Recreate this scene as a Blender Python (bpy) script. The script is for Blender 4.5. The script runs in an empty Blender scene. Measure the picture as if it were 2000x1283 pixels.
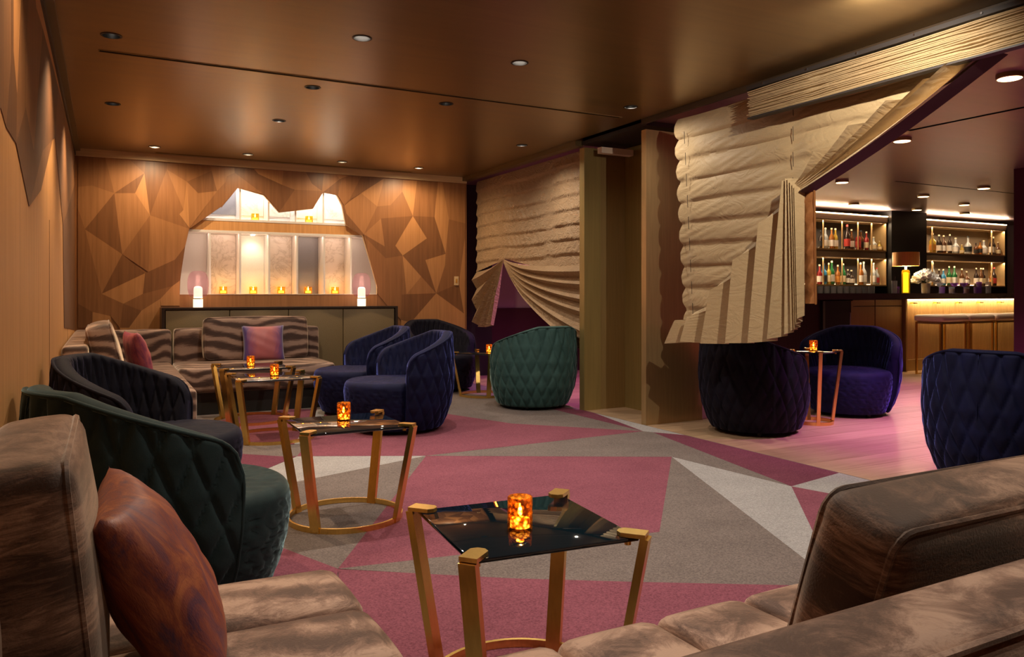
import bpy, bmesh, math, random
from mathutils import Vector, Matrix
R = math.radians
random.seed(7)
SC = bpy.context.scene
COL = SC.collection
PI = math.pi
H_CEIL = 2.543
Y_BACK = 8.84
X_LEFT = -0.27

# ------------------------------------------------------------------ camera
cam_d = bpy.data.cameras.new('camera')
cam = bpy.data.objects.new('camera', cam_d)
COL.objects.link(cam)
cam.location = (0, 0, 1.1)
cam.rotation_euler = (R(90), 0, R(-27.7))
cam_d.sensor_width = 36.0
cam_d.lens = 36.0 * 1513.0 / 2000.0
cam_d.shift_y = -68.5 / 2000.0
cam_d.clip_start = 0.02
SC.camera = cam

# ------------------------------------------------------------------ world, exposure
w = bpy.data.worlds.new('world')
SC.world = w
w.use_nodes = True
w.node_tree.nodes['Background'].inputs[0].default_value = (1.0, 0.72, 0.5, 1)
w.node_tree.nodes['Background'].inputs[1].default_value = 0.02
vs = SC.view_settings
vs.view_transform = 'Standard'
vs.look = 'None'
vs.exposure = 0.3
vs.gamma = 1.0
vs.use_curve_mapping = False

# ------------------------------------------------------------------ ceiling lamps (light of the fittings, and unseen fill)
WARM = (1.0, 0.73, 0.45)
SOFT = (1.0, 0.87, 0.72)
MAG = (0.9, 0.26, 0.85)
COOL = (0.95, 0.85, 1.0)

def spot(name, loc, tgt, power, angle, blend=0.5, color=WARM, radius=0.03):
    l = bpy.data.lights.new(name, 'SPOT')
    l.energy = power
    l.spot_size = R(angle)
    l.spot_blend = blend
    l.color = color
    l.shadow_soft_size = radius
    o = bpy.data.objects.new(name, l)
    COL.objects.link(o)
    o.location = loc
    d = Vector(tgt) - Vector(loc)
    o.rotation_euler = d.to_track_quat('-Z', 'Y').to_euler()
    return o

def point(name, loc, power, color=WARM, radius=0.02):
    l = bpy.data.lights.new(name, 'POINT')
    l.energy = power
    l.color = color
    l.shadow_soft_size = radius
    o = bpy.data.objects.new(name, l)
    COL.objects.link(o)
    o.location = loc
    return o

def area(name, loc, rot, sx, sy, power, color=WARM, spread=180):
    l = bpy.data.lights.new(name, 'AREA')
    l.shape = 'RECTANGLE'
    l.size = sx
    l.size_y = sy
    l.energy = power
    l.color = color
    l.spread = R(spread)
    o = bpy.data.objects.new(name, l)
    COL.objects.link(o)
    o.location = loc
    o.rotation_euler = rot
    return o

# (x, y, aim x, aim y, aim z, power, cone, colour): one lamp inside every recessed downlight of the lounge
DOWNLIGHTS = [
    (0.03, 4.88, 0.02, 4.80, 0.0, 165, 115, WARM),
    (1.285, 4.27, 1.25, 3.6, 0.0, 130, 120, SOFT),
    (2.296, 4.27, 2.4, 3.8, 0.0, 130, 120, SOFT),
    (1.285, 5.45, 1.4, 5.8, 0.0, 90, 120, SOFT),
    (2.296, 5.45, 2.5, 5.5, 0.0, 110, 120, SOFT),
    (3.60, 4.88, 3.60, 4.8, 1.2, 50, 165, SOFT),
    (0.05, 6.63, 0.04, 6.6, 0.0, 165, 115, WARM),
    (1.285, 6.63, 1.3, 7.3, 0.45, 90, 120, SOFT),
    (0.43, 8.38, 0.43, 8.45, 1.2, 85, 172, WARM),
    (1.31, 8.38, 1.3, 8.40, 0.6, 46, 172, WARM),
    (2.30, 8.38, 2.3, 8.40, 0.6, 46, 172, WARM),
    (3.19, 8.38, 3.19, 8.45, 1.2, 85, 172, WARM),
    (3.59, 6.63, 3.6, 6.7, 1.2, 75, 150, SOFT),
]
# unseen lamps without fittings, added out of frame as fill light
UNSEEN_FILL_LAMPS = [
    (0.03, 3.0, 0.02, 2.95, 0.0, 90, 115, WARM),
    (1.285, 2.2, 1.0, 1.7, 0.4, 130, 110, SOFT),
    (2.296, 2.2, 2.3, 2.4, 0.0, 110, 120, SOFT),
    (3.20, 2.4, 3.9, 3.2, 1.4, 165, 155, SOFT),
    (1.285, 0.2, 1.35, 0.5, 0.6, 36, 120, SOFT),
    (2.296, 0.6, 2.0, 0.9, 0.6, 75, 120, SOFT),
    (0.03, 0.9, 0.05, 1.0, 0.6, 8, 130, SOFT),
]
for i, (x, y, ax, ay, az, pw, ang, c) in enumerate(DOWNLIGHTS + UNSEEN_FILL_LAMPS):
    z = H_CEIL + 0.015
    if (x, y) in [(q[0], q[1]) for q in UNSEEN_FILL_LAMPS]:
        z = H_CEIL - 0.02
    spot('downlight_or_fill_lamp', (x, y, z - 0.012), (ax, ay, az), pw * 0.62, ang, 1.0, c, 0.014)

# bar room lamps: (x, y, power, colour, cone)
BAR_LIGHTS = [
    (5.273, 2.993, 10, SOFT, 95), (6.562, 4.693, 14, SOFT, 95), (8.33, 6.8, 30, WARM, 100), (10.5, 6.3, 25, WARM, 100),
    (10.60, 7.24, 50, SOFT, 90), (12.18, 7.62, 14, WARM, 100), (12.2, 8.45, 8, WARM, 100), (10.6, 8.43, 8, WARM, 100), (13.6, 8.5, 8, WARM, 100),
]
for x, y, pw, c, ang in BAR_LIGHTS:
    spot('bar_ceiling_lamp', (x, y, H_CEIL - 0.05), (x, y, 0), pw, ang, 0.8, c, 0.05)
for x, y, tx, ty, pw, ang in [(5.6, 3.2, 5.5, 3.6, 300, 75), (7.6, 4.6, 7.8, 4.9, 420, 90), (4.9, 7.4, 4.9, 7.6, 220, 100), (6.3, 3.0, 6.2, 3.3, 240, 75)]:
    spot('magenta_wash_lamp', (x, y, H_CEIL - 0.04), (tx, ty, 0), pw, ang, 0.9, MAG, 0.06)
spot('white_pool_lamp', (5.45, 4.0, H_CEIL - 0.04), (5.5, 4.15, 0), 70, 34, 0.9, COOL, 0.05)
spot('white_pool_lamp', (6.9, 4.6, H_CEIL - 0.04), (6.7, 4.5, 0), 70, 34, 0.9, COOL, 0.05)

# ------------------------------------------------------------------ materials
def nmat(name):
    m = bpy.data.materials.new(name)
    m.use_nodes = True
    nt = m.node_tree
    return m, nt, nt.nodes['Principled BSDF']

def setp(b, **k):
    for n, v in k.items():
        n = n.replace('_', ' ')
        for s in b.inputs:
            if s.name.lower() == n.lower():
                if isinstance(v, tuple) and len(v) == 3 and s.type == 'RGBA':
                    v = v + (1,)
                s.default_value = v

def plain(name, col, rough=0.6, metal=0.0, bump=0.0, bscale=200, **k):
    m, nt, b = nmat(name)
    setp(b, Base_Color=col, Roughness=rough, Metallic=metal, **k)
    n = nt.nodes.new('ShaderNodeTexNoise')
    n.inputs['Scale'].default_value = bscale
    tc = nt.nodes.new('ShaderNodeTexCoord')
    nt.links.new(tc.outputs['Object'], n.inputs['Vector'])
    mx = nt.nodes.new('ShaderNodeMix')
    mx.data_type = 'RGBA'
    mx.inputs[6].default_value = tuple(c * 0.85 for c in col) + (1,)
    mx.inputs[7].default_value = tuple(min(1, c * 1.12) for c in col) + (1,)
    nt.links.new(n.outputs['Fac'], mx.inputs[0])
    nt.links.new(mx.outputs[2], b.inputs['Base Color'])
    if bump:
        bp = nt.nodes.new('ShaderNodeBump')
        bp.inputs['Strength'].default_value = bump
        bp.inputs['Distance'].default_value = 0.01
        nt.links.new(n.outputs['Fac'], bp.inputs['Height'])
        nt.links.new(bp.outputs[0], b.inputs['Normal'])
    return m

def emit(name, col, strength):
    m, nt, b = nmat(name)
    setp(b, Base_Color=col, Emission_Color=col, Emission_Strength=strength, Roughness=0.5)
    return m

def ramp2(nt, src, stops):
    r = nt.nodes.new('ShaderNodeValToRGB')
    e = r.color_ramp.elements
    e[0].position, e[0].color = stops[0][0], stops[0][1] + (1,)
    e[1].position, e[1].color = stops[-1][0], stops[-1][1] + (1,)
    for p, c in stops[1:-1]:
        x = e.new(p)
        x.color = c + (1,)
    nt.links.new(src, r.inputs[0])
    return r

def crinkle(m, scale=9.0, strength=0.45, dist=0.03):
    nt = m.node_tree
    b = nt.nodes['Principled BSDF']
    v = coords(nt, (1, 1.0, 1.8))
    n = noise(nt, v, scale, 3, 2.2, 0.45)
    d = nt.nodes.new('ShaderNodeMath'); d.operation = 'SUBTRACT'
    nt.links.new(n, d.inputs[0]); d.inputs[1].default_value = 0.5
    a = nt.nodes.new('ShaderNodeMath'); a.operation = 'ABSOLUTE'
    nt.links.new(d.outputs[0], a.inputs[0])
    bumpn(nt, b, a.outputs[0], strength, dist)
    return m

def coords(nt, scale=(1, 1, 1), kind='Object', rot=(0, 0, 0)):
    tc = nt.nodes.new('ShaderNodeTexCoord')
    mp = nt.nodes.new('ShaderNodeMapping')
    mp.inputs['Scale'].default_value = scale
    mp.inputs['Rotation'].default_value = rot
    nt.links.new(tc.outputs[kind], mp.inputs[0])
    return mp.outputs[0]

def noise(nt, vec, scale, detail=4, dist=0.0, rough=0.5):
    n = nt.nodes.new('ShaderNodeTexNoise')
    n.inputs['Scale'].default_value = scale
    n.inputs['Detail'].default_value = detail
    n.inputs['Distortion'].default_value = dist
    n.inputs['Roughness'].default_value = rough
    nt.links.new(vec, n.inputs['Vector'])
    return n.outputs['Fac']

def bumpn(nt, b, h, strength, dist=0.01):
    bp = nt.nodes.new('ShaderNodeBump')
    bp.inputs['Strength'].default_value = strength
    bp.inputs['Distance'].default_value = dist
    nt.links.new(h, bp.inputs['Height'])
    nt.links.new(bp.outputs[0], b.inputs['Normal'])

def wood(name, dark, light, rough=0.42, along='Z', k=1.0):
    m, nt, b = nmat(name)
    sc = {'Z': (22 * k, 22 * k, 0.9), 'X': (0.9, 22 * k, 22 * k), 'Y': (22 * k, 0.9, 22 * k)}[along]
    v = coords(nt, sc)
    n = noise(nt, v, 1.6, 6, 0.6, 0.6)
    r = ramp2(nt, n, [(0.3, dark), (0.7, light)])
    nt.links.new(r.outputs[0], b.inputs['Base Color'])
    setp(b, Roughness=rough)
    bumpn(nt, b, n, 0.08, 0.004)
    return m

def velvet(name, dark, light, sheen, bump=0.15, sw=0.6):
    m, nt, b = nmat(name)
    v = coords(nt, (1, 1, 1))
    n = noise(nt, v, 9, 4, 0.8)
    r = ramp2(nt, n, [(0.3, dark), (0.72, light)])
    nt.links.new(r.outputs[0], b.inputs['Base Color'])
    setp(b, Roughness=0.75, Sheen_Weight=sw, Sheen_Roughness=0.27, Sheen_Tint=sheen, Specular_IOR_Level=0.2)
    f = noise(nt, v, 260, 2)
    bumpn(nt, b, f, bump, 0.003)
    return m

def crushed(name, dark, mid, light, rot=(0, 0, 0), wave=5.0, amount=0.5):
    # crushed velvet: watered bands where the pile lies in different directions
    m, nt, b = nmat(name)
    v = coords(nt, (1, 1, 1), 'Object', rot)
    wv = nt.nodes.new('ShaderNodeTexWave')
    wv.bands_direction = 'Z'
    wv.inputs['Scale'].default_value = wave
    wv.inputs['Distortion'].default_value = 14.0
    wv.inputs['Detail'].default_value = 2.0
    wv.inputs['Detail Scale'].default_value = 0.45
    nt.links.new(v, wv.inputs['Vector'])
    v2 = coords(nt, (5, 5, 34), 'Object', rot)
    st = noise(nt, v2, 2.2, 10, 0.7, 0.8)
    big = noise(nt, v, 3.0, 2)
    mx = nt.nodes.new('ShaderNodeMath'); mx.operation = 'MULTIPLY_ADD'
    nt.links.new(wv.outputs['Fac'], mx.inputs[0]); mx.inputs[1].default_value = amount
    nt.links.new(st, mx.inputs[2])
    ad = nt.nodes.new('ShaderNodeMath'); ad.operation = 'MULTIPLY_ADD'
    nt.links.new(big, ad.inputs[0]); ad.inputs[1].default_value = 0.45
    nt.links.new(mx.outputs[0], ad.inputs[2])
    nm = nt.nodes.new('ShaderNodeMath'); nm.operation = 'MULTIPLY'
    nt.links.new(ad.outputs[0], nm.inputs[0]); nm.inputs[1].default_value = 1.0 / (1.45 + amount)
    r = ramp2(nt, nm.outputs[0], [(0.42, dark), (0.50, mid), (0.585, light)])
    nt.links.new(r.outputs[0], b.inputs['Base Color'])
    setp(b, Roughness=0.62, Sheen_Weight=0.6, Sheen_Roughness=0.4, Sheen_Tint=(1.0, 0.85, 0.7), Specular_IOR_Level=0.25)
    fine = noise(nt, v, 240, 2)
    bumpn(nt, b, fine, 0.2, 0.003)
    return m

def carpet_mat(name, dark, light):
    m, nt, b = nmat(name)
    v = coords(nt, (1, 1, 1))
    n1 = noise(nt, v, 130, 3, 0, 0.75)
    v2 = coords(nt, (2.0, 3.0, 1))
    n2 = noise(nt, v2, 1.4, 5, 0.3)
    ad = nt.nodes.new('ShaderNodeMath'); ad.operation = 'MULTIPLY_ADD'
    nt.links.new(n2, ad.inputs[0]); ad.inputs[1].default_value = 0.22
    nt.links.new(n1, ad.inputs[2])
    r = ramp2(nt, ad.outputs[0], [(0.42, dark), (0.80, light)])
    nt.links.new(r.outputs[0], b.inputs['Base Color'])
    setp(b, Roughness=0.95, Specular_IOR_Level=0.1, Sheen_Weight=0.25, Sheen_Tint=light)
    bumpn(nt, b, n1, 0.5, 0.006)
    return m

def marble(name):
    m, nt, b = nmat(name)
    v = coords(nt, (1, 1, 1))
    n = noise(nt, v, 5, 8, 1.6, 0.62)
    d = nt.nodes.new('ShaderNodeMath'); d.operation = 'SUBTRACT'
    nt.links.new(n, d.inputs[0]); d.inputs[1].default_value = 0.5
    a = nt.nodes.new('ShaderNodeMath'); a.operation = 'ABSOLUTE'
    nt.links.new(d.outputs[0], a.inputs[0])
    r = ramp2(nt, a.outputs[0], [(0.0, (0.5, 0.42, 0.35)), (0.02, (0.66, 0.58, 0.5)), (0.09, (0.72, 0.64, 0.56))])
    nt.links.new(r.outputs[0], b.inputs['Base Color'])
    setp(b, Roughness=0.25)
    return m

def brushed(name, col, rough=0.3, scale=(3, 3, 160), metal=1.0, amt=0.12):
    m, nt, b = nmat(name)
    v = coords(nt, scale)
    n = noise(nt, v, 1.0, 3)
    r = ramp2(nt, n, [(0.2, tuple(c * (1 - amt) for c in col)), (0.8, tuple(min(1, c * (1 + amt)) for c in col))])
    nt.links.new(r.outputs[0], b.inputs['Base Color'])
    setp(b, Metallic=metal, Roughness=rough)
    bumpn(nt, b, n, 0.04, 0.002)
    return m

def tinted_glass(name, col, alpha_clear=0.75, vor=0.0):
    # thin coloured glass: see-through tint plus a glossy skin
    m, nt, b = nmat(name)
    out = nt.nodes['Material Output']
    tr = nt.nodes.new('ShaderNodeBsdfTransparent')
    tr.inputs[0].default_value = col + (1,)
    if vor:
        v = coords(nt, (1, 1, 1))
        vo = nt.nodes.new('ShaderNodeTexVoronoi')
        vo.inputs['Scale'].default_value = vor
        nt.links.new(v, vo.inputs['Vector'])
        r = ramp2(nt, vo.outputs['Distance'], [(0.1, (1.0, 0.95, 0.7)), (0.42, (1.0, 0.66, 0.22)), (0.7, (0.3, 0.12, 0.02))])
        nt.links.new(r.outputs[0], tr.inputs[0])
        bp = nt.nodes.new('ShaderNodeBump'); bp.inputs['Strength'].default_value = 0.8; bp.inputs['Distance'].default_value = 0.004
        nt.links.new(vo.outputs['Distance'], bp.inputs['Height'])
        nt.links.new(bp.outputs[0], b.inputs['Normal'])
    setp(b, Base_Color=tuple(c * 0.5 for c in col), Roughness=0.05, Specular_IOR_Level=0.6)
    mx = nt.nodes.new('ShaderNodeMixShader')
    mx.inputs[0].default_value = 1 - alpha_clear
    nt.links.new(tr.outputs[0], mx.inputs[1])
    nt.links.new(b.outputs[0], mx.inputs[2])
    nt.links.new(mx.outputs[0], out.inputs[0])
    return m

M = {}
OAK = [((0.151, 0.062, 0.021), (0.224, 0.094, 0.034)), ((0.207, 0.087, 0.030), (0.297, 0.129, 0.047)),
       ((0.274, 0.120, 0.041), (0.375, 0.170, 0.064)), ((0.370, 0.168, 0.057), (0.482, 0.230, 0.086))]
for i, (a, b_) in enumerate(OAK):
    M['oak%d' % i] = wood('oak_veneer_tone_%d' % i, a, b_, 0.4)
M['oak_plain'] = wood('oak_plain', (0.52, 0.25, 0.08), (0.67, 0.345, 0.125), 0.55)
M['oak_trim'] = wood('oak_trim', (0.62, 0.43, 0.22), (0.72, 0.52, 0.28), 0.45, 'X')
M['oak_smoke'] = wood('oak_smoked', (0.10, 0.04, 0.013), (0.15, 0.062, 0.021), 0.55)
M['oak_mid'] = wood('oak_fumed', (0.16, 0.067, 0.022), (0.23, 0.10, 0.036), 0.55)
M['oak_warm'] = wood('oak_warm', (0.22, 0.097, 0.034), (0.30, 0.14, 0.052), 0.55)
M['trim_dark'] = plain('trim_dark', (0.05, 0.03, 0.015), 0.5)
M['olive'] = plain('olive_trim', (0.13, 0.085, 0.03), 0.4)
def ceiling_mat(name, col, rough, metal):
    m, nt, b = nmat(name)
    v = coords(nt, (0.6, 7.0, 1))
    n = noise(nt, v, 1.3, 6, 0.8, 0.6)
    r = ramp2(nt, n, [(0.25, tuple(c * 0.82 for c in col)), (0.75, tuple(c * 1.15 for c in col))])
    nt.links.new(r.outputs[0], b.inputs['Base Color'])
    setp(b, Roughness=rough, Metallic=metal)
    rr = nt.nodes.new('ShaderNodeMapRange')
    rr.inputs['To Min'].default_value = rough - 0.06
    rr.inputs['To Max'].default_value = rough + 0.08
    nt.links.new(n, rr.inputs['Value'])
    nt.links.new(rr.outputs[0], b.inputs['Roughness'])
    return m
M['ceiling'] = ceiling_mat('bronze_lacquer_ceiling', (0.285, 0.19, 0.08), 0.31, 0.6)
M['ceiling_bar'] = ceiling_mat('bronze_lacquer_pink_bounce', (0.33, 0.22, 0.185), 0.34, 0.65)  # pink bounce light is put into the base colour here
M['black'] = plain('black_metal', (0.012, 0.011, 0.01), 0.45)
M['dark'] = plain('dark_paint', (0.03, 0.024, 0.022), 0.6)
M['bulb'] = emit('lamp_lens', (1.0, 0.86, 0.72), 14)
M['bulb_bar'] = emit('bar_lamp_lens', (1.0, 0.62, 0.28), 9)
M['white'] = plain('white_lacquer', (0.74, 0.70, 0.66), 0.45)
M['marble'] = marble('cream_marble')
M['grey_panel'] = plain('grey_panel', (0.23, 0.22, 0.24), 0.35)
M['cream_panel'] = plain('cream_panel', (0.78, 0.74, 0.62), 0.4)
M['brass'] = brushed('brushed_brass', (0.92, 0.6, 0.17), 0.26, (120, 120, 4), 1.0)
M['brass_dark'] = brushed('aged_brass', (0.34, 0.235, 0.095), 0.45, (60, 60, 2), 0.5)
M['brass_edge'] = brushed('olive_brass', (0.36, 0.27, 0.10), 0.4, (60, 60, 2), 0.5)
M['bronze'] = brushed('bronze_sheet', (0.48, 0.32, 0.145), 0.34, (50, 50, 3), 0.6)
M['table_glass'] = plain('smoked_table_glass', (0.003, 0.011, 0.017), 0.03, 0.0, Coat_Weight=0.6, Coat_Roughness=0.02, Specular_IOR_Level=0.7)
M['blue'] = velvet('midnight_blue_velvet', (0.002, 0.003, 0.02), (0.005, 0.007, 0.042), (0.22, 0.28, 1.0), sw=0.75)
M['navy'] = velvet('ink_velvet', (0.003, 0.003, 0.009), (0.006, 0.006, 0.016), (0.25, 0.25, 0.6), sw=0.2)
M['teal'] = velvet('teal_velvet', (0.028, 0.07, 0.067), (0.048, 0.108, 0.102), (0.65, 0.95, 0.95))
M['pine'] = velvet('bottle_green_velvet', (0.009, 0.02, 0.022), (0.017, 0.034, 0.036), (0.6, 0.9, 0.95), sw=0.6)
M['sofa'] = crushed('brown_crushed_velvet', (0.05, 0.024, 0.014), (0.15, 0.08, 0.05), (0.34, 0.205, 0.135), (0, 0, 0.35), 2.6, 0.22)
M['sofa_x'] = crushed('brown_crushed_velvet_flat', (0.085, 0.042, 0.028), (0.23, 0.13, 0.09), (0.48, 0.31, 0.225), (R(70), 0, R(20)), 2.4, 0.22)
M['moire'] = crushed('brown_watered_velvet', (0.05, 0.026, 0.02), (0.12, 0.068, 0.052), (0.29, 0.19, 0.145), (R(35), 0, R(25)), 3.6, 0.5)
def silk(name, a, b_, c):
    m, nt, b = nmat(name)
    v = coords(nt, (7, 7, 2.6), 'Object', (0, R(25), 0))
    n = noise(nt, v, 2.2, 9, 1.4, 0.72)
    r = ramp2(nt, n, [(0.36, a), (0.5, b_), (0.66, c)])
    nt.links.new(r.outputs[0], b.inputs['Base Color'])
    setp(b, Roughness=0.45, Sheen_Weight=0.5, Sheen_Tint=c)
    bumpn(nt, b, noise(nt, v, 60, 3), 0.2, 0.004)
    return m
M['rust'] = silk('rust_purple_brocade', (0.05, 0.02, 0.06), (0.20, 0.045, 0.03), (0.42, 0.13, 0.045))
M['plum'] = silk('plum_shot_silk', (0.12, 0.02, 0.07), (0.26, 0.05, 0.08), (0.36, 0.1, 0.08))
def shot(name):
    m, nt, b = nmat(name)
    v = coords(nt, (1, 1, 1))
    sx = nt.nodes.new('ShaderNodeSeparateXYZ'); nt.links.new(v, sx.inputs[0])
    ab = nt.nodes.new('ShaderNodeMath'); ab.operation = 'ABSOLUTE'; nt.links.new(sx.outputs[0], ab.inputs[0])
    nz = noise(nt, coords(nt, (3, 60, 3)), 4, 3)
    ad = nt.nodes.new('ShaderNodeMath'); ad.operation = 'MULTIPLY_ADD'
    nt.links.new(nz, ad.inputs[0]); ad.inputs[1].default_value = 0.08; nt.links.new(ab.outputs[0], ad.inputs[2])
    r = ramp2(nt, ad.outputs[0], [(0.11, (0.36, 0.09, 0.10)), (0.17, (0.22, 0.05, 0.12)), (0.215, (0.05, 0.025, 0.16))])
    nt.links.new(r.outputs[0], b.inputs['Base Color'])
    setp(b, Roughness=0.5, Sheen_Weight=0.4)
    return m
M['shot'] = shot('rose_and_indigo_silk')
M['cloth'] = plain('champagne_drape', (0.45, 0.33, 0.175), 0.62, 0.0, 0.1, 160, Sheen_Weight=0.3, Sheen_Tint=(1.0, 0.85, 0.65))
M['cloth1'] = plain('bronze_taffeta_drape', (0.34, 0.22, 0.12), 0.5, 0.0, 0.1, 160, Sheen_Weight=0.35, Sheen_Tint=(1.0, 0.8, 0.55))
crinkle(M['cloth'], 4.5, 0.32, 0.03)
crinkle(M['cloth1'], 7.5, 0.6, 0.04)
M['copper_cloth'] = plain('copper_lining', (0.36, 0.15, 0.05), 0.4, 0.2, 0.15, 60)
M['maroon'] = plain('maroon_lining', (0.07, 0.02, 0.03), 0.7)
M['thread'] = plain('dark_thread', (0.06, 0.04, 0.025), 0.8)
CARP = [carpet_mat('carpet_rose', (0.12, 0.036, 0.054), (0.275, 0.09, 0.125)),
        carpet_mat('carpet_taupe', (0.09, 0.073, 0.068), (0.22, 0.18, 0.168)),
        carpet_mat('carpet_silver', (0.2, 0.19, 0.19), (0.42, 0.40, 0.40)),
        carpet_mat('carpet_plum', (0.09, 0.024, 0.042), (0.2, 0.06, 0.09))]
M['plank'] = [wood('floor_oak_%d' % i, tuple(c * k for c in (0.30, 0.19, 0.11)), tuple(c * k for c in (0.44, 0.30, 0.19)), 0.38, 'X') for i, k in enumerate((0.88, 1.0, 1.12))]
M['leather'] = plain('olive_leather', (0.19, 0.135, 0.062), 0.5, 0.0, 0.12, 90)
M['ebony'] = wood('ebony', (0.02, 0.011, 0.007), (0.04, 0.022, 0.013), 0.35)
M['amber'] = tinted_glass('amber_glass', (1.0, 0.55, 0.12), 0.82, 85)
M['amber_clear'] = tinted_glass('amber_clear_glass', (1.0, 0.78, 0.35), 0.85)
M['pink_glass'] = tinted_glass('rose_glass', (0.95, 0.85, 0.885), 0.93)
M['flame'] = emit('flame', (1.0, 0.66, 0.25), 45)
M['wax'] = emit('glowing_wax', (1.0, 0.62, 0.2), 4)
M['milk'] = emit('lit_milk_glass', (1.0, 0.85, 0.62), 1.15)
M['led'] = emit('led_strip', (1.0, 0.93, 0.84), 10)
M['led_warm'] = emit('warm_led_strip', (1.0, 0.68, 0.36), 7)
M['paper'] = plain('pale_wall_paint', (0.42, 0.33, 0.36), 0.7)
M['stone'] = plain('dark_stone', (0.045, 0.03, 0.025), 0.22, 0.0, 0.0, 12)
M['cream_seat'] = plain('cream_leather', (0.78, 0.64, 0.5), 0.5)
M['steel'] = plain('steel', (0.5, 0.5, 0.52), 0.25, 1.0)
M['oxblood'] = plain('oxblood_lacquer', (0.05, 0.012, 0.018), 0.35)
M['taupe_back'] = plain('taupe_backing', (0.20, 0.145, 0.095), 0.45)

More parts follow.
